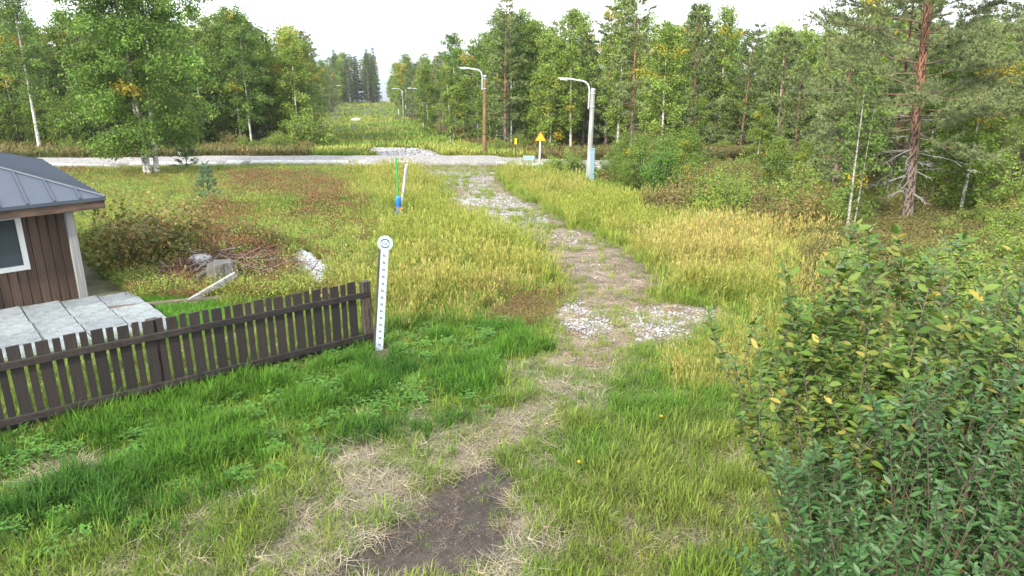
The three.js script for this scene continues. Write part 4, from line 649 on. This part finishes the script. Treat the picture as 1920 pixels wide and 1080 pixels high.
{
  const R = rng(101);
  const T = {
    lush: [tuftGeo(1, { n: 22, r: 0.07, L: 0.22, lean: 0.6, w: 0.004, dry: 0.06 }), tuftGeo(2, { n: 18, r: 0.06, L: 0.18, lean: 0.85, w: 0.0045, dry: 0.05 })],
    short: [tuftGeo(3, { n: 20, r: 0.1, L: 0.105, lean: 0.8, w: 0.0032, dry: 0.25 }), tuftGeo(4, { n: 20, r: 0.1, L: 0.14, lean: 0.7, w: 0.0031, dry: 0.25 })],
    meadow: [tuftGeo(5, { n: 22, r: 0.12, L: 0.55, lean: 0.3, w: 0.0055, dry: 0.3, seed: 0.3 }), tuftGeo(6, { n: 20, r: 0.12, L: 0.7, lean: 0.25, w: 0.005, dry: 0.4, seed: 0.5 })],
    field: [tuftGeo(7, { n: 24, r: 0.18, L: 0.38, lean: 0.5, w: 0.007, dry: 0.15, seed: 0.08 }), tuftGeo(8, { n: 24, r: 0.22, L: 0.32, lean: 0.65, w: 0.0075, dry: 0.12 })],
    far: [tuftGeo(9, { n: 16, r: 0.5, L: 0.5, lean: 0.5, w: 0.035, dry: 0.1 })],
  };
  const straw = new Bag(); { const Q = rng(55); for (let k = 0; k < 26; k++) { const a = Q() * 6.28, n = unit((Q() - 0.5) * 0.5, 1, (Q() - 0.5) * 0.5), t = 0.7 + 0.6 * Q(); straw.blade((Q() - 0.5) * 0.22, 0.005 + 0.02 * Q(), (Q() - 0.5) * 0.22, unit(Math.cos(a), (Q() - 0.4) * 0.25, Math.sin(a)), n, 0.08 + 0.14 * Q(), 0.0022, [t, t * 0.98, t * 0.95]); } }
  const strawG = straw.geo();
  const herb = new Bag(); { const Q = rng(56); for (let k = 0; k < 22; k++) { const a = Q() * 6.28, r = 0.09 * Math.sqrt(Q()), h = 0.03 + 0.08 * Q(); for (let l = 0; l < 3; l++) { const b = a + l * 2.1, t = 0.8 + 0.4 * Q(); herb.leaf(Math.cos(a) * r, h, Math.sin(a) * r, unit(Math.cos(b), 0.1, Math.sin(b)), unit((Q() - 0.5) * 0.5, 1, (Q() - 0.5) * 0.5), 0.026, 0.011, [t, t, t]); } } }
  const herbG = herb.geo();
  const heath = new Bag(); { const Q = rng(57); for (let k = 0; k < 90; k++) { const h = 0.05 + 0.22 * Q(), a = Q() * 6.28, r = 0.2 * Math.sqrt(Q()), t = 0.7 + 0.6 * Q(), n = randDir(Q, 0.6); heath.leaf(Math.cos(a) * r, h, Math.sin(a) * r, randDir(Q, 0.2), n, 0.036, 0.012, [t, t, t]); } }
  const heathG = heath.geo();
  const L = { lush: [[], []], short: [[], []], meadow: [[], []], field: [[], []], far: [[]], straw: [], herb: [], heath: [], rust: [] };
  const put = (k, x, z, s, c, sy) => { const l = Array.isArray(L[k][0]) && L[k].length && !(typeof L[k][0][0] === 'number') ? L[k][Math.floor(R() * L[k].length)] : L[k]; l.push([x, groundHeight(x, z), z, s, R() * 6.28, (R() - 0.5) * 0.75, c, sy]); };
  const GREEN = [0.095, 0.215, 0.018], DEEP = [0.034, 0.108, 0.013], YG = [0.2, 0.265, 0.038], GOLD = [0.35, 0.335, 0.09], STRAWC = [0.27, 0.23, 0.155];
  const wob = (c, v = 0.4) => { const t = 1 - v / 2 + v * R(), u = (R() - 0.5) * 0.16; return [c[0] * t * (1 + u), c[1] * t, c[2] * t * (1 - u)]; };
  const inMeadow = (x, z) => Math.max(within(MEADOW[0], x, z, 1.8, 1.4), within(MEADOW[1], x, z, 1.5, 1.2));
  const onTerrace = (x, z) => { const q = TERRACE, dx = x - q.x, dz = z - q.z, lx = dx * Math.cos(q.t) - dz * Math.sin(q.t), lz = dx * Math.sin(q.t) + dz * Math.cos(q.t); return lx > -7.5 && lx < 0.85 && lz > -6 && lz < 3.4; };
  const brushy = (x, z) => R() < 0.8 * sstep(2.2, 0.6, Math.hypot((x - BRUSH[0]) * 0.8, z - BRUSH[1]));
  // near ground, 2.5 to 14 m
  for (let k = 0; k < 78000; k++) {
    const D = Math.sqrt(lerp(3.6 * 3.6, 14 * 14, R())), x = lerp(-0.78, 0.78, R()) * (D + 1.6), z = -D, y = groundHeight(x, z); if (!seen(x, y + 0.1, z) || onTerrace(x, z)) continue;
    const c = cover(x, z); if (c.drain > 0.5) continue;
    if (D > 9 && within(LAWN, x, z, 0.3, 0.2) > 0.5) { put('short', x, z, 0.9, wob([0.10, 0.235, 0.022])); continue; }
    if (D > 8 && z > STAKE[1] - 0.1 && z < STAKE[1] + 0.7 && Math.abs(x - STAKE[0] * z / STAKE[1]) < 0.2) continue;
    const lush = within(LUSH, x, z, 0.8, 0.6), fresh = within(FRESH, x, z, 0.7, 0.5), med = inMeadow(x, z), n = fbm(x * 1.6 + 5, z * 1.6, 3), n2 = fbm(x * 0.7 + 50, z * 0.7, 2), n3 = fbm(x * 2.6 + 21, z * 2.6 + 4, 2), bank = within(STRAWBANK, x, z, 0.9, 0.8), heathy = D > 9 ? within(HEATH[2], x, z, 0.4, 0.4) : 0;
    const worn = Math.max(c.track, c.trail), rim = Math.max(...TRAIL.map((q) => within(q, x, z, 1.3, 0.4)));
    if (R() < worn * 1.15) {
      if (c.track > 0.5) { if (R() < 0.035) put('short', x, z, 0.4 + 0.4 * R(), wob(mix3(GREEN, YG, R()))); else if (R() < 0.05) put('straw', x, z, 0.4 + 0.4 * R(), wob([0.17, 0.13, 0.085])); }
      else if (R() < 0.03 + 0.16 * (n > 0.6)) put('short', x, z, 0.5 + 0.5 * R(), wob(YG)); else if (R() < 0.06) put('straw', x, z, 0.6 + 0.6 * R(), wob([0.28, 0.22, 0.14]));
      continue;
    }
    if (R() < c.straw * sstep(0.86, 0.5, n)) { if (R() < 0.26) put('straw', x, z, 0.7 + 0.7 * R(), wob(STRAWC, 0.7)); if (R() < 0.12 + 0.4 * sstep(0.45, 0.62, n3)) put('short', x, z, 0.35 + 0.55 * R(), wob(mix3(YG, GREEN, R()))); continue; }
    if (R() < heathy) { if (R() < 0.3) put('rust', x, z, 0.4 + 0.3 * R(), wob(mix3([0.2, 0.11, 0.06], [0.2, 0.19, 0.06], R()))); else if (R() < 0.4) put('short', x, z, 0.9, wob(mix3(YG, GOLD, R()))); continue; }
    if (rim > 0.12 && R() < 0.85) { if (R() < 0.55) put('short', x, z, 0.6 + 0.7 * R(), wob(mix3(mix3(GREEN, YG, R()), GOLD, 0.25 * R()))); continue; }
    if (R() < bank * 0.8) { if (R() < 0.2) put('meadow', x, z, 0.3 + 0.3 * R(), wob(mix3(YG, GOLD, R()))); else put('short', x, z, 1.2, wob(mix3(YG, GOLD, R()))); continue; }
    if (R() < med) { const t = mix3(YG, GOLD, clamp(sstep(0.3, 0.7, n2) * 0.7 + 0.5 * (R() - 0.4))); if (R() < 0.25 + 0.4 * sstep(0.45, 0.65, n)) put('meadow', x, z, 0.35 + 0.5 * R() * sstep(0.3, 0.7, n3) + 0.1 * R(), wob(t)); else put('field', x, z, 0.45 + 0.4 * R(), wob([0.16, 0.25, 0.035])); continue; }
    if (R() < lush) {
      const tall = sstep(0.4, 0.62, n) * 0.8 + 0.12; if (R() < 0.25) continue;
      if (R() < tall) put('lush', x, z, 0.45 + 0.9 * sstep(0.42, 0.7, n) * (0.5 + 0.7 * n3) + 0.3 * R(), wob(mix3(DEEP, GREEN, clamp((n2 - 0.3) * 1.9 + 0.5 * R()))));
      else if (R() < 0.16) put('herb', x, z, 0.6 + 0.7 * R(), wob([0.09, 0.2, 0.03])); else put('short', x, z, 0.6 + 0.7 * R(), wob(mix3(GREEN, YG, R() * 0.8)));
      continue;
    }
    const base0 = mix3(mix3([0.12, 0.19, 0.025], YG, n2), mix3([0.10, 0.2, 0.022], [0.18, 0.235, 0.04], sstep(0.35, 0.65, n2)), fresh);
    if (R() < 0.45 + 0.4 * sstep(0.3, 0.5, n)) put('short', x, z, 0.5 + 0.5 * R() + 0.6 * sstep(0.45, 0.7, n3), wob(base0)); if (R() < (0.06 + 0.25 * sstep(0.5, 0.7, n)) * (0.4 + 0.6 * fresh)) put('lush', x, z, 0.4 + 0.6 * R(), wob(mix3(base0, GREEN, 0.5 * R()))); if (R() < 0.1) put('straw', x, z, 0.7 + 0.5 * R(), wob([0.3, 0.25, 0.15]));
  }
  // middle ground, 14 to 52 m
  for (let k = 0; k < 150000; k++) {
    const D = Math.sqrt(lerp(13 * 13, 58 * 58, Math.pow(R(), 1.25))), x = lerp(-0.76, 0.78, R()) * (D + 1), z = -D, y = groundHeight(x, z); if (!seen(x, y + 0.1, z) || onTerrace(x, z)) continue;
    const c = cover(x, z); if (c.road > 0.1 || c.drain > 0.1 || c.apron > 0.6) continue; if ((x - HYD[0]) ** 2 + (z - HYD[1]) ** 2 < 0.35 || (Math.abs(x - HYD[0] * z / HYD[1]) < 0.25 && z > HYD[1] && z < HYD[1] + 1.6)) continue; const verge = D > 42 ? lineDist(ROADLINE, x, z) : 99; if (verge < 6) { if (R() < 0.5) put('field', x, z, 0.35 + 0.25 * R(), wob(mix3([0.15, 0.22, 0.035], GOLD, R() * 0.8))); continue; }
    const n = fbm(x * 0.7 + 5, z * 0.7, 3), n2 = fbm(x * 0.25 + 50, z * 0.25, 3), med = inMeadow(x, z), s = 0.8 + 0.012 * D;
    if (c.trail > 0.45) { if (R() < 0.05 + 0.2 * (n > 0.62)) put('field', x, z, 0.5 * s, wob(YG)); continue; }
    if (brushy(x, z)) { if (R() < 0.5) put('rust', x, z, 0.6 + 0.6 * R(), wob(mix3([0.2, 0.08, 0.05], [0.16, 0.1, 0.05], R()))); continue; }
    const rust = Math.max(...HEATH.map((q) => within(q, x, z, 0.8, 0.9))), lot = within(LOT, x, z, 0.8, 0.8), lawn = within(LAWN, x, z, 0.3, 0.2);
    if (lawn > 0.5) { put('short', x, z, 1.0, wob([0.11, 0.235, 0.022])); put('short', x + 0.1, z, 0.9, wob([0.13, 0.25, 0.03])); continue; }
    if (D < 45 && R() < 0.85) { const rim = Math.max(...TRAIL.map((q) => within(q, x, z, 1.5, 0.5))); if (rim > 0.15) { if (R() < 0.4) put('field', x, z, 0.25 + 0.25 * R(), wob(mix3([0.19, 0.28, 0.035], GOLD, R() * 0.6))); continue; } }
    if (R() < med) { const hgt = 0.3 + 0.45 * sstep(0.35, 0.65, fbm(x * 0.9 + 77, z * 0.9, 3)) + 0.25 * R(); if (R() < 0.3 + 0.4 * n) put('meadow', x, z, hgt * s, wob(mix3([0.22, 0.3, 0.04], GOLD, clamp(sstep(0.35, 0.6, n2) * (x > 3 ? 0.75 : 0.35) + 0.6 * (R() - 0.5))))); else put('field', x, z, (0.45 + 0.4 * R()) * s, wob(mix3([0.18, 0.29, 0.035], [0.3, 0.33, 0.06], R()))); continue; }
    if (R() < rust * (0.42 + 0.6 * n)) { if (R() < 0.6) put('rust', x, z, (0.8 + 0.6 * R()) * s, wob(mix3([0.24, 0.10, 0.06], [0.25, 0.17, 0.07], R()))); else put('heath', x, z, (0.8 + 0.5 * R()) * s, wob([0.13, 0.18, 0.04])); continue; }
    if (R() < lot || (x < -3 && D < 50)) { const u = R(); if (u > 0.93) put('meadow', x, z, (0.3 + 0.35 * R()) * s, wob(mix3(YG, GOLD, R()))); else if (u < 0.26) put('heath', x, z, (0.6 + 0.8 * R()) * s, wob(mix3([0.15, 0.25, 0.05], [0.28, 0.31, 0.07], n))); else if (u < 0.33 + 0.2 * (n > 0.55)) put('rust', x, z, (0.7 + 0.5 * R()) * s, wob([0.2, 0.11, 0.05])); else put('field', x, z, (0.5 + 0.4 * R()) * s, wob(mix3([0.15, 0.25, 0.035], [0.27, 0.3, 0.05], n2))); continue; }
    if (x > 0.2 * D - 0.5 && (D > 19 || x > 0.42 * D)) { const u = R(); if (u < 0.5) put('heath', x, z, (1 + 0.8 * R()) * s, wob(mix3([0.11, 0.13, 0.035], [0.19, 0.15, 0.05], n))); else if (u < 0.72) put('rust', x, z, (0.9 + 0.7 * R()) * s, wob(mix3([0.17, 0.12, 0.07], [0.24, 0.2, 0.08], R()))); else put('field', x, z, (0.6 + 0.4 * R()) * s, wob(mix3([0.13, 0.18, 0.035], GOLD, n * 0.7))); continue; }
    put('field', x, z, (0.6 + 0.4 * R()) * s, wob(mix3([0.14, 0.22, 0.03], YG, n2)));
  }
  // far ground, 55 to 280 m
  for (let k = 0; k < 70000; k++) {
    const D = 54 + 230 * Math.pow(R(), 2.2), x = lerp(-0.76, 0.76, R()) * D, z = -D; const cut = depthIn(CUT, x, z); if (D > 82 && cut < -6) continue; const c = D < 75 ? cover(x, z) : { road: 0, apron: 0 }; if (c.road > 0.3 || c.apron > 0.5) continue;
    const n = fbm(x * 0.2, z * 0.2, 3); if (cut > 0 && D > 70 && R() < 0.5) continue;
    const col = cut > -1 ? mix3([0.16, 0.265, 0.036], [0.26, 0.295, 0.055], sstep(0.35, 0.65, n)) : mix3([0.1, 0.14, 0.03], [0.19, 0.13, 0.05], n);
    put('far', x, z, (cut > -1 ? 0.6 : 0.9) + 0.5 * R() + D * 0.002, wob(col));
  }
  scatter('grass', T.lush[0], M.grass, L.lush[0], 'deep green long grass tufts between the fence and the track', 'grass'); scatter('grass', T.lush[1], M.grass, L.lush[1], 'bent deep green grass between the fence and the track', 'grass');
  scatter('grass', T.short[0], M.grass, L.short[0], 'short trampled grass around the dirt track', 'grass'); scatter('grass', T.short[1], M.grass, L.short[1], 'short light green grass right of the dirt track', 'grass');
  scatter('meadow_grass', T.meadow[0], M.grass, L.meadow[0], 'tall yellow green meadow grass beside the trail', 'grass'); scatter('meadow_grass', T.meadow[1], M.grass, L.meadow[1], 'tall straw coloured seeding grass beside the trail', 'grass');
  scatter('grass', T.field[0], M.grass, L.field[0], 'rough green grass on the open slope', 'grass'); scatter('grass', T.field[1], M.grass, L.field[1], 'matted green grass on the open slope', 'grass');
  scatter('grass', T.far[0], M.grass, L.far[0], 'yellow green grass behind the road and in the trail cut', 'grass');
  scatter('straw_litter', strawG, M.dry, L.straw, 'pale dead grass lying along the dirt track', 'straw'); scatter('clover', herbG, M.grass, L.herb, 'small round clover leaves among the deep green grass', 'clover');
  scatter('heath', heathG, M.grass, L.heath, 'green berry scrub on the slope and under the thin wood', 'heath'); scatter('heath', heathG, M.grass, L.rust, 'rust red berry scrub on the slope behind the fence', 'heath');

  // crushed stone
  const st = [[], [], []], sg = [rockGeo(1, 0.05, 0.55, 1), rockGeo(2, 0.05, 0.7, 1), rockGeo(3, 0.05, 0.4, 1)];
  const addStone = (x, z, s, c) => st[Math.floor(R() * 3)].push([x, groundHeight(x, z) + 0.008, z, s, R() * 6.28, (R() - 0.5) * 0.8, c]);
  const grey = () => { const t = 0.24 + 0.34 * R(); return [t, t * 0.96, t * 0.95]; };
  for (const [q, dens] of STONY) { const A = (q.box[1] - q.box[0]) * (q.box[3] - q.box[2]), far = -q[0][1] > 20; for (let k = 0; k < A * dens * (far ? 150 : 620); k++) { const x = lerp(q.box[0], q.box[1], R()), z = lerp(q.box[2], q.box[3], R()); if (R() < within(q, x, z, 0.3, 0.3) * 0.9 && fbm(x * 2 + 7, z * 2, 2) > 0.34) addStone(x, z, far ? 0.22 + 0.5 * R() : 0.14 + 0.42 * R() * R() + 0.12 * R(), grey()); } }
  { const q = DRAIN, A = (q.box[1] - q.box[0]) * (q.box[3] - q.box[2]); for (let k = 0; k < A * 420; k++) { const x = lerp(q.box[0], q.box[1], R()), z = lerp(q.box[2], q.box[3], R()); if (within(q, x, z, 0.1, 0.12) > R()) { const t = 0.45 + 0.22 * R(); addStone(x, z, 0.5 + 0.9 * R(), [t * 0.96, t, t * 1.04]); } } }
  { const q = APRON, A = (q.box[1] - q.box[0]) * (q.box[3] - q.box[2]); for (let k = 0; k < A * 14; k++) { const x = lerp(q.box[0], q.box[1], R()), z = lerp(q.box[2], q.box[3], R()); if (within(q, x, z, 0.4, 0.4) > R()) addStone(x, z, 1.0 + 1.5 * R(), grey()); } }
  for (const q of TRAIL) { const A = (q.box[1] - q.box[0]) * (q.box[3] - q.box[2]); for (let k = 0; k < A * 12; k++) { const x = lerp(q.box[0], q.box[1], R()), z = lerp(q.box[2], q.box[3], R()); if (within(q, x, z, 0.25, 0.3) > R()) { const t = 0.2 + 0.25 * R(); addStone(x, z, (0.14 + 0.3 * R()) * (z < -20 ? 1.7 : 1), [t, t * 0.88, t * 0.76]); } } }
  { const q = TRACK, A = (q.box[1] - q.box[0]) * (q.box[3] - q.box[2]); for (let k = 0; k < A * 130; k++) { const x = lerp(q.box[0], q.box[1], R()), z = lerp(q.box[2], q.box[3], R()); if (within(q, x, z, 0.12, 0.16) > R()) { const t = 0.09 + 0.12 * R(); addStone(x, z, 0.08 + 0.2 * R() * R(), [t, t * 0.85, t * 0.72]); } } }
  sg.forEach((g, i) => scatter('gravel', g, M.stone, st[i], ['grey crushed stone on the trail and in the drain', 'pale rounded stones on the trail and in the drain', 'flat stone chips on the trail and in the drain'][i], 'gravel'));
}

for (const [px, py, label] of [[1236, 806, 'yellow dandelion in the grass right of the dirt track'], [1082, 896, 'small yellow dandelion beside the end of the dirt track'], [795, 552, 'yellow flower in the meadow right of the snow stake']]) {
  const [x, z] = spot(px, py), g = base('dandelion', x, groundHeight(x, z), z), st = new Bag(), hd = new Bag(), Q = rng(px);
  st.tube([[0, 0, 0], [0.005, 0.08, 0], [0.012, 0.17, 0.004]], [0.003, 0.0025, 0.002], 5, [0.12, 0.22, 0.05]); for (let k = 0; k < 40; k++) { const a = k * 2.4, e = 0.15 + 1.2 * (k / 40); hd.leaf(0.012, 0.17, 0.004, unit(Math.cos(a) * Math.cos(e), Math.sin(e), Math.sin(a) * Math.cos(e)), [0, 1, 0], 0.022 * (0.8 + 0.4 * Q()), 0.005, [0.75, 0.52, 0.02]); }
  part('flower_stem', st.geo(), M.dry, g); part('flower_head', hd.geo(), M.dry, g); tag(g, label, 'flower');
}
// ------------------------------------------------------------------ willows in front at right
{
  const leafGeo = (w, curl) => { // an oval leaf, folded along its midrib, base at the origin, pointing along +x, 1 long
    const b = new Bag(), n = 5, c = [1, 1, 1], rib = [], lo = [], hi = []; const one = (t) => Math.pow(Math.sin(Math.PI * Math.pow(t, 0.85)), 0.8) * w;
    for (let k = 0; k <= n; k++) { const t = k / n, y = -curl * t * t; rib.push(b.v(t, y, 0, 0, 1, 0, c)); if (k > 0 && k < n) { hi.push(b.v(t, y + 0.28 * one(t), one(t), 0, 0.93, -0.3, c)); lo.push(b.v(t, y + 0.28 * one(t), -one(t), 0, 0.93, 0.3, c)); } }
    for (let k = 0; k < n; k++) { const A = rib[k], B = rib[k + 1]; if (k === 0) { b.i.push(A, hi[0], B, A, B, lo[0]); } else if (k === n - 1) { b.i.push(A, hi[k - 1], B, A, B, lo[k - 1]); } else { b.i.push(A, hi[k - 1], hi[k], A, hi[k], B, A, B, lo[k], A, lo[k], lo[k - 1]); } }
    return b.geo();
  };
  const broad = [leafGeo(0.22, 0.12), leafGeo(0.19, 0.25), leafGeo(0.24, 0.05), leafGeo(0.18, 0.5), leafGeo(0.21, -0.15)], slim = [leafGeo(0.165, 0.1), leafGeo(0.145, 0.2), leafGeo(0.185, 0.02), leafGeo(0.14, 0.45), leafGeo(0.16, -0.15)];
  const tint = (c) => new THREE.MeshPhysicalMaterial({ color: rgb(...c), side: THREE.DoubleSide, roughness: 0.55, transmission: 0.25, thickness: 0, specularIntensity: 0.4 });
  const WARM = [[0.115, 0.19, 0.03], [0.09, 0.165, 0.028], [0.15, 0.215, 0.036], [0.07, 0.135, 0.025], [0.2, 0.22, 0.045], [0.36, 0.3, 0.06]], COOL = [[0.062, 0.142, 0.038], [0.05, 0.122, 0.032], [0.078, 0.158, 0.05], [0.046, 0.108, 0.024], [0.1, 0.17, 0.075], [0.2, 0.19, 0.04]];
  function willow(seed, cx, cz, o, label) {
    const R = rng(seed), g = base('willow_bush', cx, groundHeight(cx, cz), cz), spots = [], wood = std({ color: rgb(...o.wood), roughness: 0.8 });
    for (let i = 0; i < o.stems; i++) {
      const a = R() * 6.28, out = Math.sqrt(R()), ex = Math.cos(a) * out * o.rx, ez = Math.sin(a) * out * o.rz, top = o.h * (1 - 0.38 * out * out) * (0.78 + 0.22 * R()) + (o.tilt ?? 0) * ex, pts = [];
      for (let k = 0; k <= 7; k++) { const t = k / 7; pts.push([ex * (0.2 + 0.8 * t) + 0.06 * Math.sin(t * 5 + i), top * t, ez * (0.2 + 0.8 * t) + 0.06 * Math.cos(t * 4 + i * 2)]); }
      const b = new Bag(); b.tube(pts, pts.map((_, k) => o.r * (1 - 0.85 * k / 7)), 6, [1, 1, 1]); part('stem', b.geo(), wood, g);
      const kids = [[pts, o.from, 1, 1]]; for (let k = 0; k < o.shoots; k++) { const t = lerp(o.from, 0.92, R()), p = along(pts, t), aa = R() * 6.28, l = (0.25 + 0.4 * R()) * o.shoot; kids.push([[p, [p[0] + Math.cos(aa) * l * 0.35, p[1] + l * 0.55, p[2] + Math.sin(aa) * l * 0.35], [p[0] + Math.cos(aa) * l * 0.5, p[1] + l, p[2] + Math.sin(aa) * l * 0.5]], 0.1, 0.45, 0]); }
      for (const [line, from, frac, main] of kids) {
        if (!main) { const s = new Bag(); s.tube(line, [0.004, 0.003, 0.002], 4, [1, 1, 1]); part('twig', s.geo(), wood, g); }
        const n = Math.round(o.leaves * frac); let ph = R() * 6;
        for (let k = 0; k < n; k++) { const t = lerp(from, 1, Math.pow((k + 0.5) / n, 0.85)), p = along(line, t); ph += 2.4; const el = lerp(0.05, 0.85, t) + (R() - 0.5) * 0.5, s = o.leaf * (0.5 + 0.7 * R()) * (t > 0.95 ? 0.6 : 1); const w = cx + p[0], hgt = p[1]; spots.push([p, ph + (R() - 0.5) * 0.6, el, s, Math.hypot(cx + p[0], g.position.y + hgt - EYE, cz + p[2]) - 0.5 * hgt, Math.floor(R() * 5), R(), t]); void w; }
      }
    }
    spots.sort((p, q) => p[4] - q[4]);
    const mats = o.tints.map(tint), shapes = o.shapes, idx = (u, t) => { const gold = o.gold * (t > 0.55 ? 1 : 0.6); return u < gold ? 5 : u < gold + 0.12 ? 4 : Math.floor((u * 997) % 4); }, rest = [];
    spots.forEach(([p, az, el, s, , sh, u, t], i) => {
      eu.set((u - 0.5) * 1.9, az, el * 0.75, 'YZX'); qt.setFromEuler(eu);
      const k = idx(u, t);
      if (i < 300) { const m = part('leaf', shapes[sh], mats[k], g, p); m.quaternion.copy(qt); m.scale.setScalar(s); } else rest.push([p, qt.clone(), s, sh, o.tints[k]]);
    });
    const white = leafy({ vertexColors: false, roughness: 0.55, transmission: 0.25, specularIntensity: 0.4 }); // the rest of the foliage, one part
    const f = new Bag(), v = new THREE.Vector3(), nrm = new THREE.Vector3(); white.vertexColors = true;
    for (const [p, q, s, sh, c] of rest) { const src = shapes[sh], sp = src.attributes.position, sn = src.attributes.normal, at = f.size; for (let i = 0; i < sp.count; i++) { v.fromBufferAttribute(sp, i).multiplyScalar(s).applyQuaternion(q); nrm.fromBufferAttribute(sn, i).applyQuaternion(q); f.v(v.x + p[0], v.y + p[1], v.z + p[2], nrm.x, nrm.y, nrm.z, c); } const si = src.index.array; for (let i = 0; i < si.length; i++) f.i.push(at + si[i]); }
    const fm = part('foliage', f.geo(), white, g); fm.userData.kind = 'stuff';
    tag(g, label, 'willow bush'); return g;
  }
  willow(201, 2.6, -4.55, { stems: 62, rx: 1.15, rz: 0.85, h: 3.3, r: 0.011, from: 0.35, leaves: 62, shoots: 4, shoot: 1, leaf: 0.09, wood: [0.13, 0.1, 0.07], shapes: broad, tints: WARM, gold: 0.014 }, 'tall broad leaved willow with yellowing leaves at right');
  willow(202, 2.3, -3.5, { stems: 84, rx: 1.15, rz: 0.65, h: 2.7, r: 0.009, from: 0.3, leaves: 62, shoots: 4, shoot: 0.8, leaf: 0.067, wood: [0.09, 0.06, 0.04], shapes: slim, tints: COOL, gold: 0.012, tilt: 0.1 }, 'blue green narrow leaved willow in the lower right front');
  willow(203, 3.7, -4.7, { stems: 60, rx: 0.95, rz: 0.9, h: 2.8, r: 0.009, from: 0.3, leaves: 44, shoots: 3, shoot: 0.8, leaf: 0.076, wood: [0.09, 0.06, 0.04], shapes: slim, tints: COOL, gold: 0.0 }, 'blue green narrow leaved willow at the right picture edge');
  willow(204, 5.2, -7.6, { stems: 60, rx: 1.5, rz: 1.3, h: 2.2, r: 0.011, from: 0.25, leaves: 40, shoots: 3, shoot: 0.9, leaf: 0.09, wood: [0.1, 0.07, 0.05], shapes: slim, tints: WARM, gold: 0.02 }, 'green willow behind the others at the right picture edge');
}
renderer.render(scene, camera);
